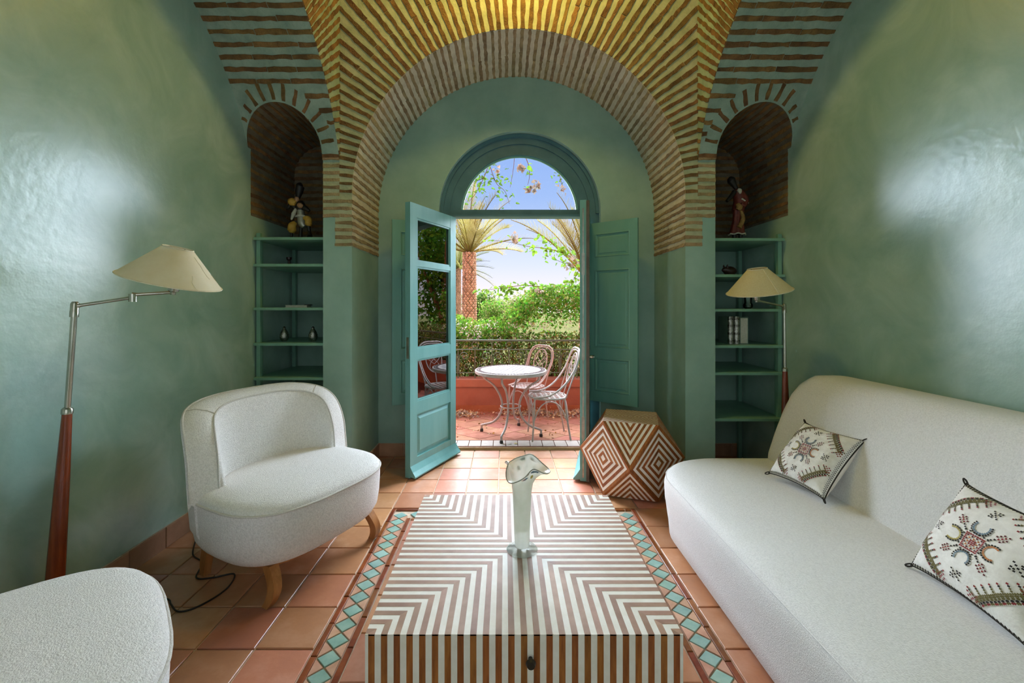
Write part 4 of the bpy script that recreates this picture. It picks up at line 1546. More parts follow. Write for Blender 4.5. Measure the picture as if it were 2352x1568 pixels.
# ------------------------------------------------------------------ floor lamps
def floor_lamp(label, base, tilt, elbow_dir, arm_pts, shade_c, shade_axis, shade_mat, seams):
    """base on the floor; tilt = top offset at height 1.46"""
    t = thing('floor_lamp', label, 'lamp', base)
    b = V(base)
    def at(z):
        return V((tilt[0] * z / 1.46, tilt[1] * z / 1.46, z))
    q = MB(); q.lathe([(0.15, 0), (0.15, 0.012), (0.14, 0.02), (0.04, 0.028), (0.035, 0.04)], 32); q.build('base', 'nickel', t, 40)
    q = MB(); q.tube([at(0.03), at(0.3), at(0.7), at(0.99)], [0.035, 0.032, 0.025, 0.017], 20); q.build('wooden_post', 'lamp_wood', t, 60)
    q = MB(); q.tube([at(0.985), at(1.005), at(1.012)], [0.020, 0.020, 0.014], 16); q.build('collar', 'nickel', t, 40)
    q = MB(); q.tube([at(1.0), at(1.43)], 0.0108, 14); q.build('metal_pole', 'nickel', t, 60)
    q = MB(); q.tube([at(1.405), at(1.43), at(1.432), at(1.462), at(1.472)], [0.0155, 0.0155, 0.0145, 0.0145, 0.010], 14); q.build('elbow', 'nickel', t, 40)
    P = [at(1.452)] + [V(p) - b for p in arm_pts]
    for i in range(len(P) - 1):
        q = MB(); q.tube([P[i], P[i].lerp(P[i + 1], 0.12), P[i].lerp(P[i + 1], 0.88), P[i + 1]], [0.012, 0.0072, 0.0072, 0.010], 12); q.build('arm', 'nickel', t, 60)
        if i < len(P) - 2:
            q = MB(); q.tube([P[i + 1] - V((0, 0, 0.02)), P[i + 1] + V((0, 0, 0.016))], 0.0155, 14); q.build('joint', 'nickel', t, 40)
            P[i + 1] = P[i + 1] + V((0, 0, 0.012))
    sc = V(shade_c) - b
    ax = V(shade_axis).normalized()
    end = P[-1]
    up = ax
    q = MB(); q.tube([end - V((0, 0, 0.012)), end, end + up * 0.008, end + up * 0.05], [0.010, 0.012, 0.022, 0.022], 16); q.build('socket', 'nickel', t, 40)
    q = MB(); q.lathe([(0.012, 0), (0.03, 0.03), (0.034, 0.055), (0.024, 0.08), (0.004, 0.088)], 16, M=Matrix.Translation(end + up * 0.05) @ up.to_track_quat('Z', 'Y').to_matrix().to_4x4()); q.build('bulb', 'fig_white', t, 60)
    Ms = Matrix.Translation(sc) @ ax.to_track_quat('Z', 'Y').to_matrix().to_4x4()
    r0, r1, h = 0.203, 0.060, 0.158
    q = MB()
    n = 56
    rr = [(r0, 0), (r1, h), (r1 - 0.003, h), (r0 - 0.003, 0.0), (r0, 0)]
    q.loft([[(r * cos(2 * pi * i / n), r * sin(2 * pi * i / n), z) for i in range(n)] for r, z in rr], True, M=Ms)
    sh = q.build('shade', shade_mat, t, 40)
    for r, z in ((r0, 0.001), (r1, h)):
        q = MB(); q.tube([(r * cos(2 * pi * i / n), r * sin(2 * pi * i / n), z) for i in range(n)], 0.0032, 6, closed=True, M=Ms); q.build('rim', 'shade_trim', sh, 60)
    for a in seams:
        q = MB(); q.tube([((r0 + .001) * cos(a), (r0 + .001) * sin(a), 0), ((r1 + .001) * cos(a), (r1 + .001) * sin(a), h)], 0.003, 6, M=Ms); q.build('seam', 'shade_trim', sh)
    if shade_mat == 'shade_paper':
        rc = random.Random(4)
        for k in range(7):
            a, z = radians(-100 + 26 * k + rc.uniform(-6, 6)), rc.uniform(0.3, 0.9) * h
            P = []
            for j in range(6):
                rr_ = r0 + (r1 - r0) * z / h + 0.0008
                P.append((rr_ * cos(a), rr_ * sin(a), z))
                a += rc.uniform(-0.05, 0.06); z = max(0.004, z - rc.uniform(0.008, 0.026))
            q = MB(); q.tube(P, 0.0009, 5, M=Ms); q.build('crease', 'shade_trim', sh)
    lamp('bulb_light', 'POINT', b + end + up * 0.09, (0, 0, 0), 8.0, (1.0, 0.70, 0.28), shadow_soft_size=0.03)  # light added in each lamp, assumed lit, to brighten its shade
    # spider holding the shade
    q = MB()
    top = end + up * 0.14
    for k in range(3):
        a = 2 * pi * k / 3 + 0.4
        q.tube([end + up * 0.045, Ms @ V((r1 * cos(a), r1 * sin(a), h))], 0.0016, 5)
    q.build('spider', 'nickel', t)
    return t


def pix(px, py, y):
    return V(((px - PX) / F * y, y, HC - (py - PY) / F * y))


e0 = pix(172, 697, 1.84)
lb = (pix(117, 1400, 1.86).x - 0.0, 1.86, 0)
floor_lamp('floor lamp with creased cream shade on a long bent arm beside the near armchair', lb, (e0.x - lb[0], -0.02), None,
           [pix(305, 683, 1.92), pix(397, 671, 1.98)], pix(393, 645, 2.0), (0.25, -0.05, 0.96), 'shade_paper', ())
e1 = pix(1801, 697, 3.06)
lb = (pix(1807, 1100, 3.06).x, 3.06, 0)
floor_lamp('floor lamp with pleated yellow-cream shade behind the sofa end', lb, (e1.x - lb[0], 0.0), None,
           [pix(1738, 690, 3.0)], pix(1743, 669, 2.95), (-0.16, -0.14, 0.97), 'shade_cloth', (radians(-38),))

# black lamp flex on the floor
cb = [fl(*p, 0.005) for p in ((452, 1232), (443, 1272), (464, 1292), (451, 1326), (490, 1326), (538, 1318), (520, 1352), (460, 1390), (412, 1404), (393, 1388), (386, 1376), (350, 1371), (250, 1380), (180, 1330))]
q = MB(); q.tube(spline(cb, 8), 0.0042, 6)
o = q.build('lamp_cable', 'cable', None, 60, label='thin black cable trailing over the tiles under the armchair', category='cable')

# ------------------------------------------------------------------ terrace
ZT = 0.03
mb = MB()
mb.box(-7, 7, 4.305, 5.76, -0.12, ZT - 0.008)
mb.box(-7, 7, 4.305, 4.33, -0.12, ZT - 0.002)
terrace = mb.build('floor_terrace', 'terrace_grout', None, kind='structure')
mb = MB(); mb.box(DX - DR, DX + DR, 4.296, 4.33, -0.01, ZT - 0.004); mb.build('threshold_riser', 'riser', terrace)
x = -1.9
while x < 2.3:                                          # pale sill tiles
    w = 0.127
    tile(x, x + w, 4.325, 4.515, 'sill_tile', 'sill_tile', terrace, 0.003, ZT, 0.01)
    x += w
# diagonal terracotta tiles
d = 0.27
for i in range(-14, 15):
    for j in range(-14, 15):
        cx, cy = 0.3 + (i - j) * d / sqrt(2), 5.1 + (i + j) * d / sqrt(2) * 0.72
        if not (-1.7 < cx < 2.4):
            continue
        hx_, hy_ = d / sqrt(2), d / sqrt(2) * 0.72
        P = [(cx - hx_, cy), (cx, cy - hy_), (cx + hx_, cy), (cx, cy + hy_)]
        # clip to the terrace
        def clip(P, f):
            out = []
            for k in range(len(P)):
                a, b = P[k], P[(k + 1) % len(P)]
                fa, fb = f(a), f(b)
                if fa >= 0:
                    out.append(a)
                if fa * fb < 0:
                    r = fa / (fa - fb)
                    out.append((a[0] + (b[0] - a[0]) * r, a[1] + (b[1] - a[1]) * r))
            return out
        P = clip(P, lambda p: p[1] - 4.52)
        if len(P) > 2:
            P = clip(P, lambda p: 5.745 - p[1])
        if len(P) < 3:
            continue
        c = sum((V(p) for p in P), V((0, 0))) / len(P)
        Q = [(V(p) - c) * 0.975 for p in P]
        q = MB()
        q.loft([[(p.x, p.y, -0.01) for p in Q], [(p.x, p.y, 0) for p in Q]], True, False, True)
        q.build('terrace_tile', 'terrace_tile', terrace, 0, ).location = (c.x, c.y, ZT + R.uniform(-.001, .001))
# parapet with ledge and skirting
mb = MB()
mb.box(-7, 7, 5.755, 6.0, -0.1, 0.365)
par = mb.build('wall_parapet', 'red_wall', None, kind='structure')
mb = MB(); mb.box(-7, 7, 5.735, 6.02, 0.365, 0.462); mb.build('ledge', 'red_ledge', par)
mb = MB(); mb.box(-7, 7, 5.742, 5.756, ZT, 0.115); mb.build('skirt', 'red_skirt', par)
mb = MB(); mb.box(-60, 60, 6.0, 110, -0.3, -0.1)
mb.build('ground_garden', 'earth', None, kind='structure')

# iron railing
rail = thing('iron_railing', 'grey-green wrought iron railing with scrolls on the red parapet', 'railing', (0, 5.87, 0.462))
for z, r in ((0.52, 0.014), (0.395, 0.008), (0.075, 0.008)):
    q = MB(); q.tube([(-3.4, 0, z), (3.4, 0, z)], r, 8); q.build('rail', 'rail_green', rail, 60)
k = 0
x = -3.0
while x < 3.2:
    q = MB(); q.tube([(x, 0, 0), (x, 0, 0.395 if k % 3 else 0.52)], 0.008, 6); q.build('baluster', 'rail_green', rail, 60)
    if k % 2 == 0:
        for s_x in (-1, 1):
            q = MB()
            P = []
            for i in range(30):
                a = i / 29 * 2.6 * pi
                r = 0.062 * (1 - 0.75 * i / 29)
                P.append((x + s_x * (0.085 - r * cos(a)), 0, 0.30 + r * sin(a)))
            P = [(x + s_x * 0.012, 0, 0.10), (x + s_x * 0.014, 0, 0.2)] + P
            q.tube(spline(P, 2), 0.0065, 6); q.build('scroll', 'rail_green', rail, 60)
    else:
        q = MB()
        q.tube([(x + 0.043 * cos(a), 0, 0.457 + 0.043 * sin(a)) for a in [2 * pi * i / 20 for i in range(20)]], 0.006, 6, closed=True); q.build('ring', 'rail_green', rail, 60)
        for s_x in (-1, 1):
            q = MB()
            P = [(x, 0, 0.09), (x + s_x * 0.05, 0, 0.16), (x + s_x * 0.11, 0, 0.2), (x + s_x * 0.145, 0, 0.16), (x + s_x * 0.12, 0, 0.125), (x + s_x * 0.095, 0, 0.15)]
            q.tube(spline(P, 6), 0.006, 6); q.build('scroll', 'rail_green', rail, 60)
    x += 0.235
    k += 1

# bistro table
bt = thing('bistro_table', 'round white mosaic-topped iron table on the terrace', 'table', (0.063, 4.74, ZT), radians(-17))
q = MB(); q.lathe([(0.36, 0.675), (0.39, 0.68), (0.398, 0.69), (0.398, 0.716), (0.393, 0.72), (0.39, 0.72)], 64); q.build('top', 'iron_white', bt, 30)
q = MB()
g = 0.052
for i in range(-6, 7):
    for j in range(-6, 7):
        cx, cy = i * g, j * g
        if sqrt(cx * cx + cy * cy) < 0.30:
            q.cbox(cx - g / 2 + .002, cx + g / 2 - .002, cy - g / 2 + .002, cy + g / 2 - .002, 0.718, 0.7225, 0.001)
o = q.build('mosaic', 'mosaic_white', bt); o['kind'] = 'stuff'
q = MB()
for k in range(72):
    a0, a1 = 2 * pi * k / 72 + 0.008, 2 * pi * (k + 1) / 72 - 0.008
    for r0, r1 in ((0.335, 0.358), (0.361, 0.384)):
        P = [(r0 * cos(a0), r0 * sin(a0)), (r1 * cos(a0), r1 * sin(a0)), (r1 * cos(a1), r1 * sin(a1)), (r0 * cos(a1), r0 * sin(a1))]
        q.loft([[(x, y, 0.718) for x, y in P], [(x, y, 0.7222) for x, y in P]], True, False, True)
o = q.build('mosaic_border', 'mosaic_rim', bt); o['kind'] = 'stuff'
for k in range(4):
    a = pi + k * pi / 2
    P = [(0.325, 0.69), (0.325, 0.63), (0.30, 0.60), (0.20, 0.53), (0.125, 0.42), (0.10, 0.31), (0.13, 0.2), (0.21, 0.115), (0.335, 0.075), (0.345, 0.06), (0.345, 0.03)]
    q = MB(); q.tube(spline([(r * cos(a), r * sin(a), z) for r, z in P], 5), 0.0125, 8); lg = q.build('leg', 'iron_white', bt, 60)
    q = MB(); q.lathe([(0.017, 0), (0.02, 0.01), (0.016, 0.032)], 10, (0.345 * cos(a), 0.345 * sin(a), 0)); q.build('rubber_foot', 'rubber', lg, 40)
q = MB(); q.tube([(0.112 * cos(2 * pi * i / 28), 0.112 * sin(2 * pi * i / 28), 0.31) for i in range(28)], 0.007, 6, closed=True); q.build('ring', 'iron_white', bt, 60)


# bistro chairs: local -y is forward
def make_bistro(label):
    t = thing('garden_chair', label, 'chair', group='white iron chairs on the terrace')
    SZ = 0.42
    seat = [(0.20 * sgnpow(cos(a), 0.85), 0.19 * sgnpow(sin(a), 0.85)) for a in [2 * pi * i / 36 for i in range(36)]]
    q = MB(); q.tube([(x, y, SZ) for x, y in seat], 0.010, 8, closed=True); q.build('seat_rim', 'iron_white', t, 60)
    for k in range(-3, 4):
        for dd in (0, 1):
            o = k * 0.055
            w = sqrt(max(0, 1 - (o / 0.2) ** 2)) * 0.185
            q = MB()
            M = Matrix.Rotation(pi / 4 * 0 + dd * pi / 2, 4, 'Z')
            q.box(-w, w, o - 0.009, o + 0.009, SZ - 0.003 + dd * 0.003, SZ + dd * 0.003, M=M); q.build('seat_slat', 'iron_white', t)
    for sx in (-1, 1):
        q = MB(); q.tube(spline([(sx * 0.165, -0.155, SZ), (sx * 0.17, -0.165, 0.2), (sx * 0.175, -0.18, 0.0)], 4), 0.009, 8); q.build('leg', 'iron_white', t, 60)
        q = MB(); q.tube(spline([(sx * 0.15, 0.15, SZ), (sx * 0.155, 0.175, 0.2), (sx * 0.16, 0.21, 0.0)], 4), 0.009, 8); q.build('leg', 'iron_white', t, 60)
        q = MB(); q.tube(spline([(sx * 0.172, -0.17, 0.18), (sx * 0.166, -0.10, 0.34), (sx * 0.162, 0.0, 0.39), (sx * 0.16, 0.10, 0.34), (sx * 0.156, 0.18, 0.18)], 5), 0.007, 6); q.build('brace', 'iron_white', t, 60)
    for yy, zz in ((-0.172, 0.17), (0.18, 0.17)):
        q = MB(); q.tube(spline([(-0.172, yy, 0.18), (-0.10, yy, 0.33), (0, yy, 0.38), (0.10, yy, 0.33), (0.172, yy, 0.18)], 5), 0.007, 6); q.build('brace', 'iron_white', t, 60)
    # double hoop: arms sweep from the front of the seat up into the back
    for off, r in ((0.0, 0.009), (0.022, 0.007)):
        P = []
        for i in range(41):
            a = -1 + 2 * i / 40
            f = 1 - abs(a)
            x = math.copysign(1, a) * (0.205 - off) * min(1, (abs(a) / 0.42)) ** 0.55 * (1 if abs(a) > 0 else 0)
            g = min(1, f / 0.75)
            yv = -0.17 + 0.38 * g ** 0.7 + 0.07 * f
            z = SZ + 0.012 + (0.48 - off) * (g ** 1.9) * (1 - 0.10 * (1 - min(1, f / 0.75))) - 0.03 * max(0, abs(a) - 0.0) * 0
            if abs(a) < 0.42:
                z = SZ + 0.012 + (0.30 + (0.18 - off) * sqrt(max(0, 1 - (abs(a) / 0.42) ** 2)))
                yv = 0.155 + 0.15 * (z - SZ) / 0.48
            else:
                e = (1 - abs(a)) / 0.58
                z = SZ + 0.012 + 0.30 * e ** 1.7
                yv = -0.17 + (0.155 + 0.15 * 0.65 + 0.17) * e ** 0.62
                x = math.copysign(0.205 - off - 0.03 * (1 - e), a)
            P.append((x, yv, z))
        q = MB(); q.tube(spline(P, 2), r, 8); q.build('hoop', 'iron_white', t, 60)
    # oval medallion with scrolls
    def bk(x, z):
        return (x, 0.165 + 0.15 * (z - SZ) / 0.48, z)
    q = MB(); q.tube([bk(0.105 * cos(a), SZ + 0.285 + 0.155 * sin(a)) for a in [2 * pi * i / 32 for i in range(32)]], 0.007, 8, closed=True); q.build('medallion', 'iron_white', t, 60)
    for sx in (-1, 1):
        for sz in (-1, 1):
            P = [(0.0, 0.0), (0.05, 0.05), (0.06, 0.10), (0.03, 0.125), (0.012, 0.10), (0.028, 0.085)]
            q = MB(); q.tube(spline([bk(sx * x, SZ + 0.285 + sz * z) for x, z in P], 5), 0.004, 6); q.build('scroll', 'iron_white', t, 60)
        P = [(0.0, -0.06), (0.05, -0.02), (0.085, 0.02), (0.08, 0.05), (0.06, 0.04), (0.068, 0.02)]
        q = MB(); q.tube(spline([bk(sx * x, SZ + 0.285 + z) for x, z in P], 5), 0.004, 6); q.build('scroll', 'iron_white', t, 60)
        q = MB(); q.tube([(sx * 0.15, 0.16, SZ), bk(sx * 0.19, SZ + 0.31)], 0.007, 6); q.build('back_stay', 'iron_white', t, 60)
    q = MB(); q.tube([bk(0, SZ + 0.01), bk(0, SZ + 0.13)], 0.006, 6); q.build('back_stay', 'iron_white', t, 60)
    return t


gc = make_bistro('white iron garden chair with round scrolled back behind the mosaic table')
gc.location = (0.285, 5.36, ZT)
gc.rotation_euler.z = atan2(0.72, 0.69) - pi / 2           # back points away from the table
g2 = copy_tree(gc)
g2['label'] = 'white iron garden chair turned sideways beside the open door leaf'
g2.location = (0.465, 4.66, ZT)
g2.scale = (1.06, 1.06, 1.06)
g2.rotation_euler.z = radians(-90 + 4)


# ------------------------------------------------------------------ plants
def leaf_mesh(L=1.0, w=0.62, fold=0.12):
    q = MB()
    q.add([(0, 0, 0), (0.22 * L, -0.5 * w * L, fold * L), (0.22 * L, 0.5 * w * L, fold * L), (0.62 * L, -0.36 * w * L, fold * 0.6 * L), (0.62 * L, 0.36 * w * L, fold * 0.6 * L), (L, 0, -0.05 * L), (0.45 * L, 0, 0)],
          [(0, 1, 6), (0, 6, 2), (1, 3, 6), (6, 4, 2), (3, 5, 6), (6, 5, 4)])
    return q


def foliage(name, mats, pts, size, parent=None, shape='leaf', rnd=None, up=0.3, **props):
    """one mesh of many small leaves"""
    rnd = rnd or R
    vs, fs, ms = [], [], []
    nm = len(mats) if isinstance(mats, (list, tuple)) else 1
    for p in pts:
        d = V((rnd.gauss(0, 1), rnd.gauss(0, 1), rnd.gauss(up, 0.8))).normalized()
        sd = d.cross(V((rnd.gauss(0, 1), rnd.gauss(0, 1), rnd.gauss(0, 1)))).normalized()
        nn = d.cross(sd)
        L = size * rnd.uniform(0.6, 1.25)
        o = len(vs)
        p = V(p)
        vs += [p, p + d * L * 0.45 + sd * L * 0.3 + nn * L * 0.06, p + d * L, p + d * L * 0.45 - sd * L * 0.3 + nn * L * 0.06]
        fs += [(o, o + 1, o + 2, o + 3)]
        ms.append(rnd.randrange(nm))
    q = MB(); q.v, q.f, q.m = vs, fs, ms
    return q.build(name, mats, parent, **props)


def blob(c, r, n, rnd, shell=0.6):
    out = []
    while len(out) < n:
        v = V((rnd.gauss(0, 1), rnd.gauss(0, 1), rnd.gauss(0, 1))).normalized()
        k = shell + (1 - shell) * rnd.random()
        out.append(V((c[0] + v.x * r[0] * k, c[1] + v.y * r[1] * k, c[2] + v.z * r[2] * k)))
    return out


rp = random.Random(21)
# clipped hedge behind the railing: woody and dry below, green above
hedge = thing('garden_hedge', 'dense woody hedge behind the iron railing', 'hedge', (1.5, 6.7, -0.1))
pts = []
for k in range(34000):
    x = rp.uniform(-2.6, 4.4); pts.append((x - 1.5, rp.uniform(6.10, 6.8) - 6.7, rp.uniform(0.0, 1.05) + 0.1))
foliage('leaves', ['leaf_dry', 'leaf_mid', 'leaf_olive', 'leaf_dark', 'leaf_olive'], pts, 0.055, hedge, rnd=rp, kind='stuff')
q = MB()
for k in range(360):
    x = rp.uniform(-2.6, 5.0) - 1.5
    yy = rp.uniform(6.16, 6.6) - 6.7
    z = rp.uniform(0.0, 0.4)
    P = [V((x, yy, z))]
    for j in range(4):
        P.append(P[-1] + V((rp.gauss(0, 0.09), rp.gauss(0, 0.03), rp.uniform(0.08, 0.25))))
    q.tube(P, [0.009, 0.008, 0.006, 0.005, 0.003], 4)
q.build('twigs', 'twig', hedge, 0, kind='stuff')

# mound of white bougainvillea over the hedge
def mound_top(x):
    return 1.30 + 0.55 / (1 + math.exp(-(x - 0.28) * 7)) + 0.06 * sin(x * 5)


bo = thing('bougainvillea_bush', 'leafy green bougainvillea mound with white blossom behind the railing', 'bush', (1.0, 6.6, -0.1))
pts, pw = [], []
for k in range(26000):
    x = rp.uniform(-2.4, 3.0)
    zt = mound_top(x) + 0.05 * noise.noise(V((x * 4, 0, 3.1)))
    yy = rp.uniform(6.05, 7.3)
    prof = zt - 0.35 * abs((yy - 6.6) / 0.7) ** 2
    z = prof - abs(rp.gauss(0, 0.22))
    if z < 0.88 + rp.uniform(-0.1, 0.12):
        continue
    pts.append((x - 1.0, yy - 6.6, z + 0.1))
foliage('leaves', ['leaf_bright', 'leaf_mid', 'leaf_bright', 'leaf_olive'], pts, 0.055, bo, rnd=rp, kind='stuff')
for k in range(150):
    x = rp.uniform(-1.2, 3.0)
    if rp.random() < 0.25 and x < 0.1:
        continue
    zt = mound_top(x)
    z = rp.uniform(0.9, zt - 0.05)
    for j in range(rp.randint(4, 14)):
        pw.append((x - 1.0 + rp.gauss(0, 0.03), rp.uniform(6.0, 6.18) - 6.6 + max(0, z - 1.4) * 0.3, z + 0.1 + rp.gauss(0, 0.025)))
foliage('blossom', 'petal', pw, 0.034, bo, rnd=rp, kind='stuff')

# single branches against the sky, leaves one by one
LEAF = {}
for mname in ('leaf_bright', 'leaf_mid', 'leaf_dark'):
    LEAF[mname] = leaf_mesh().mesh('leaf', mname)
PET = leaf_mesh(1.0, 0.95, 0.25).mesh('petal', 'petal_shaded')


def branch(label, pts, size, n, mnames, spread, flowers=(), seed=1, droop=-0.4, side=(), skip=0):
    rn = random.Random(seed)
    base = V(pts[0])
    t = thing('bougainvillea_branch', label, 'branch', base, group='bougainvillea branches')
    P = spline([V(p) - base for p in pts], 8)
    q = MB(); q.tube(P, [0.007 - 0.005 * i / len(P) for i in range(len(P))], 5); q.build('stem', 'twig', t, 60)
    paths = [P]
    for sp in side:
        S = spline([V(p) - base for p in sp], 8)
        q = MB(); q.tube(S, [0.004 - 0.0025 * i / len(S) for i in range(len(S))], 4); q.build('twig', 'twig', t, 60)
        paths.append(S)
    tot = sum(len(p) for p in paths)
    for S in paths:
        for k in range(int(n * len(S) / tot)):
            c = S[rn.randrange(skip if S is P else 0, len(S))] + V((rn.gauss(0, spread), rn.gauss(0, spread), rn.gauss(-0.2 * spread, spread)))
            d = V((rn.gauss(0, 1), rn.gauss(0, 0.6), rn.gauss(droop, 0.5))).normalized()
            o = link('leaf', LEAF[rn.choice(mnames)], t, c)
            rot = d.to_track_quat('X', 'Z').to_euler()
            rot.x += rn.uniform(-1.5, 1.5)
            o.rotation_euler = rot
            sc = size * rn.uniform(0.6, 1.2)
            o.scale = (sc, sc, sc)
    for fc in flowers:
        c0 = V(fc[:3]) - base
        for k in range(int(fc[3])):
            c = c0 + V((rn.gauss(0, fc[4]), rn.gauss(0, fc[4]), rn.gauss(0, fc[4] * 0.7)))
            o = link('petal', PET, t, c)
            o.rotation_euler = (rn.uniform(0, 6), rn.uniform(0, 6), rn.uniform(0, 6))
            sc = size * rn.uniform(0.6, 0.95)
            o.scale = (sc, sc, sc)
    return t


Yb = 6.1
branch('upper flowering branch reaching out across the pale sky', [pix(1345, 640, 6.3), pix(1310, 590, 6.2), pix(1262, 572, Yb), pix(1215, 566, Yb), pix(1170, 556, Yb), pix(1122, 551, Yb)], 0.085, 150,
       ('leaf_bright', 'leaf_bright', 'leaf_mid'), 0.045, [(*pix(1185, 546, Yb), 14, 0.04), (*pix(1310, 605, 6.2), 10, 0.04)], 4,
       side=([pix(1290, 580, 6.2), pix(1270, 556, 6.2), pix(1235, 553, 6.2)], [pix(1320, 610, 6.2), pix(1285, 600, 6.2), pix(1262, 585, 6.2)], [pix(1330, 620, 6.2), pix(1318, 640, 6.2), pix(1300, 655, 6.2)]))
branch('lower leafy branch stretching out over the hedge', [pix(1250, 660, 6.3), pix(1205, 655, 6.2), pix(1165, 660, Yb), pix(1130, 664, Yb), pix(1104, 667, Yb)], 0.078, 95,
       ('leaf_bright', 'leaf_mid'), 0.04, [(*pix(1235, 665, 6.2), 8, 0.04)], 6, side=([pix(1170, 660, 6.2), pix(1165, 672, 6.2), pix(1160, 680, 6.2)],))
Yh = 5.0
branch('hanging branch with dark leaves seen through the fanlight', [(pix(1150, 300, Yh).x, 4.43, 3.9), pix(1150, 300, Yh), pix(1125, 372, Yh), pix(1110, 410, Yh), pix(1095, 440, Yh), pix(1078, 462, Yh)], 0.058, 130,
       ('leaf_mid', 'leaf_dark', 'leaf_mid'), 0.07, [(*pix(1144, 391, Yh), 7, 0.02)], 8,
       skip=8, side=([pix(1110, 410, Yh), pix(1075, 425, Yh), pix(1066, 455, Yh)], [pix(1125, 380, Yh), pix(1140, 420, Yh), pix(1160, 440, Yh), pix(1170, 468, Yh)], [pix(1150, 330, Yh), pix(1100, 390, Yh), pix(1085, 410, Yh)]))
branch('hanging sprig with large leaves and shaded blossom behind the fanlight', [(pix(1200, 300, Yh).x, 4.43, 3.9), pix(1200, 290, Yh), pix(1205, 350, Yh), pix(1214, 380, Yh), pix(1216, 405, Yh), pix(1212, 425, Yh)], 0.075, 26,
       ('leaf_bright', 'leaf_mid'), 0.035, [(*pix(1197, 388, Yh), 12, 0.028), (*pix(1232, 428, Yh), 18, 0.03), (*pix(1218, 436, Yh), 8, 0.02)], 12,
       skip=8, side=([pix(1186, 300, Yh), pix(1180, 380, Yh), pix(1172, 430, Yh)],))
branch('short hanging sprig with one shaded blossom beside the fanlight rim', [(pix(1262, 300, Yh).x, 4.43, 3.9), pix(1262, 290, Yh), pix(1275, 370, Yh), pix(1286, 405, Yh), pix(1291, 428, Yh)], 0.05, 24,
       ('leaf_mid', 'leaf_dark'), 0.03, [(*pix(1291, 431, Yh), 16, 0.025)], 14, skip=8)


# palms
def frond_mesh(mt, L=2.0, seed=1):
    rn = random.Random(seed)
    q = MB()
    def rach(f):
        return V((L * f * (1 - 0.12 * f * f), 0, -0.17 * L * f ** 2.4))
    q.tube([rach(i / 10) for i in range(11)], [0.022 * (1 - 0.9 * i / 10) + 0.003 for i in range(11)], 4)
    for k in range(32):
        f = 0.14 + 0.85 * k / 31
        for s_ in (-1, 1):
            p = rach(f)
            d = V((0.80, s_ * (0.75 - 0.3 * f), 0.34 - 0.2 * f + rn.gauss(0, 0.07))).normalized()
            Lf = L * 0.23 * (1 - 0.6 * abs(f - 0.42) / 0.6) * rn.uniform(0.85, 1.1)
            wv = V((0, 0, 1)).cross(d).normalized() * 0.0085
            q.add([p - wv, p + wv, p + d * Lf * 0.6 + wv * 0.8, p + d * Lf, p + d * Lf * 0.6 - wv * 0.8], [(0, 1, 2, 3, 4)])
    return q.mesh('frond', mt)


def palm(label, base, h, r, n, fl_, mt, seed, lean=(0, 0), el=(-0.2, 1.35)):
    rn = random.Random(seed)
    t = thing('date_palm', label, 'palm tree', base, group='date palms in the garden')
    q = MB()
    zs = [h * i / 14 for i in range(15)]
    q.tube([(lean[0] * z / h, lean[1] * z / h, z) for z in zs], [r * (1.1 - 0.15 * z / h) for z in zs], 16)
    tr = q.build('trunk', 'bark', t, 60)
    q = MB()                                            # diamond leaf scars
    rows = int(h / (r * 0.36))
    for i in range(rows):
        z = h * (i + 0.5) / rows
        for j in range(11):
            a = 2 * pi * (j + 0.5 * (i % 2)) / 11 + rn.gauss(0, 0.05)
            rr = r * (1.1 - 0.15 * z / h)
            c = V((lean[0] * z / h, lean[1] * z / h, z))
            o = V((cos(a), sin(a), 0)); s_ = V((-sin(a), cos(a), 0)); u = V((0, 0, 1))
            b = r * 0.27
            P = [c + o * rr - s_ * b, c + o * rr * 1.0 - u * b, c + o * rr + s_ * b, c + o * (rr * 1.05) + u * b, c + o * (rr * 1.16) + u * b * 0.35]
            q.add(P, [(0, 1, 4), (1, 2, 4), (2, 3, 4), (3, 0, 4)])
    o = q.build('leaf_scars', 'palm_trunk', t); o['kind'] = 'stuff'
    fm = [frond_mesh(mt, fl_, seed + k) for k in range(2)]
    top = V((lean[0], lean[1], h))
    for k in range(n):
        a = 2.399 * k + rn.uniform(-0.2, 0.2)
        f = (k + 0.5) / n
        e = el[1] + (el[0] - el[1]) * f ** 1.1
        o = link('frond', fm[k % 2], t, top + V((0.05 * cos(a), 0.05 * sin(a), 0)), (rn.uniform(-0.4, 0.4), -e, a))
        sc = rn.uniform(0.82, 1.12)
        o.scale = (sc, sc, sc)
    return t


p1 = pix(1078, 580, 12.0)
palm('tall date palm with bare scaly trunk beyond the hedge', (p1.x, 12.0, -0.1), p1.z + 0.1, 0.185, 27, 2.05, 'palm_leaf', 31, el=(0.1, 1.52))
p2 = pix(1052, 615, 19.0)
palm('slim distant date palm standing behind the tall scaly palm', (p2.x, 19.0, -0.1), p2.z + 0.1, 0.13, 30, 1.9, 'palm_leaf_green', 52, el=(-0.3, 1.2))
p3 = pix(1352, 640, 9.5)
palm('date palm with fanning yellow fronds above the bougainvillea', (p3.x, 9.5, -0.1), p3.z + 0.1, 0.19, 26, 2.2, 'palm_leaf', 77, el=(0.75, 1.55))


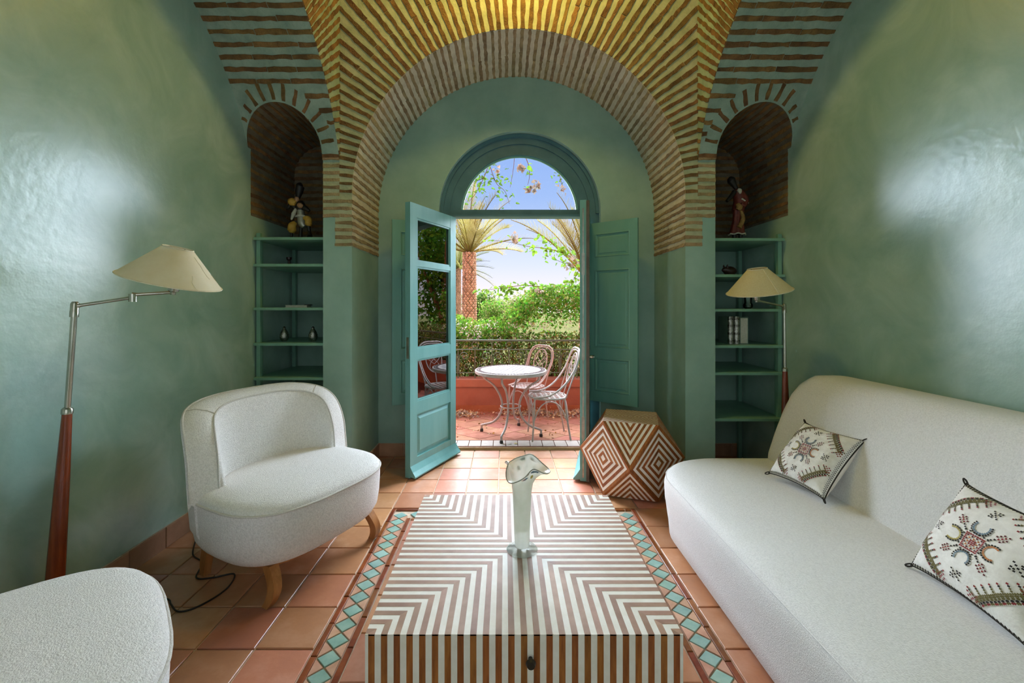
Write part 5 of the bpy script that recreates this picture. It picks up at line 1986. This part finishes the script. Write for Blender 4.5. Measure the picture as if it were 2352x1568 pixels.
# far shrubs and trees
def shrub(label, c, r, n, size, mats, seed, trunk=None, cat='tree', name='garden_tree'):
    rn = random.Random(seed)
    t = thing(name, label, cat, (c[0], c[1], -0.1))
    pts = []
    for k in range(7):
        o = (rn.uniform(-0.5, 0.5) * r[0], rn.uniform(-0.5, 0.5) * r[1], c[2] + 0.1 + rn.uniform(-0.45, 0.45) * r[2])
        pts += blob(o, [q_ * 0.6 for q_ in r], n // 7, rn, 0.35)
    foliage('leaves', mats, pts, size, t, rnd=rn, kind='stuff')
    q = MB()
    q.tube([(0, 0, 0), (0.05, 0, c[2] * 0.5), (0, 0, c[2] + 0.1)], [0.05 * r[0], 0.04 * r[0], 0.02 * r[0]], 8)
    for k in range(5):
        a = k * 1.3
        q.tube([(0, 0, c[2] * 0.45), (0.5 * r[0] * cos(a), 0.5 * r[1] * sin(a), c[2] + 0.3 * r[2])], [0.03 * r[0], 0.01 * r[0]], 6)
    q.build('trunk', 'bark', t, 60)
    return t


shrub('pale yellow-green shrub between the palm trunk and the bougainvillea', (-0.4, 22, 1.05), (1.2, 1.0, 1.0), 2500, 0.12, ['leaf_olive', 'leaf_bright'], 3, cat='shrub', name='garden_shrub')
shrub('hazy distant olive tree on the horizon', (1.0, 34, 1.2), (2.4, 1.5, 1.8), 3000, 0.2, ['leaf_olive'], 5)
shrub('distant rounded tree next to the palm trunk', (-2.2, 30, 1.1), (2.0, 1.5, 1.6), 3000, 0.2, ['leaf_olive', 'leaf_mid'], 6)
shrub('low yellowish shrub at the foot of the tall palm', (-1.3, 14, 0.6), (1.0, 0.7, 0.85), 2600, 0.1, ['leaf_olive', 'leaf_bright'], 7, cat='shrub', name='garden_shrub')
shrub('leafy tree reflected in the open glazed door', (5.4, 7.6, 2.4), (2.2, 1.2, 2.3), 9500, 0.13, ['leaf_bright', 'leaf_mid', 'leaf_mid'], 9)
shrub('dark broad tree reflected in the panes further out', (10.5, 12.0, 2.2), (2.2, 1.6, 2.2), 5000, 0.16, ['leaf_olive', 'leaf_bright'], 10)

# fallen petals and leaves on the terrace
rn = random.Random(8)
pts = []
for k in range(1000):
    g = rn.choice(((-0.62, 5.55), (-0.5, 5.5), (0.1, 5.55), (0.35, 5.6), (0.75, 5.5), (0.55, 5.55), (0.95, 5.6)))
    pts.append((g[0] + rn.gauss(0, 0.10), min(5.72, g[1] + rn.gauss(0, 0.07)), ZT + 0.006 + rn.random() * 0.045))
foliage('fallen_petals', ['petal', 'petal_dry'], pts, 0.042, None, rnd=rn, kind='stuff', label='drifts of fallen white petals at the foot of the red wall', category='petals')
pts = [(rn.uniform(-0.7, 1.0), rn.uniform(4.55, 5.7), ZT + 0.006) for k in range(150)]
foliage('fallen_leaves', ['leaf_fallen', 'petal_dry', 'leaf_fallen'], pts, 0.03, None, rnd=rn, up=0.0, kind='stuff', label='scattered dry leaves on the terrace tiles', category='leaves')
for px, py, mt, lab in ((1181, 1019, 'st_yellow', 'single yellow fallen leaf on the pale sill tiles'), (1167, 1020, 'petal', 'single white fallen petal on the pale sill tiles')):
    o = leaf_mesh().build('fallen_leaf', mt, None, 0, label=lab, category='leaf')
    o.location = fl(px, py, ZT + 0.003)
    o.scale = (0.045, 0.045, 0.045)
    o.rotation_euler = (0, 0, 0.4)
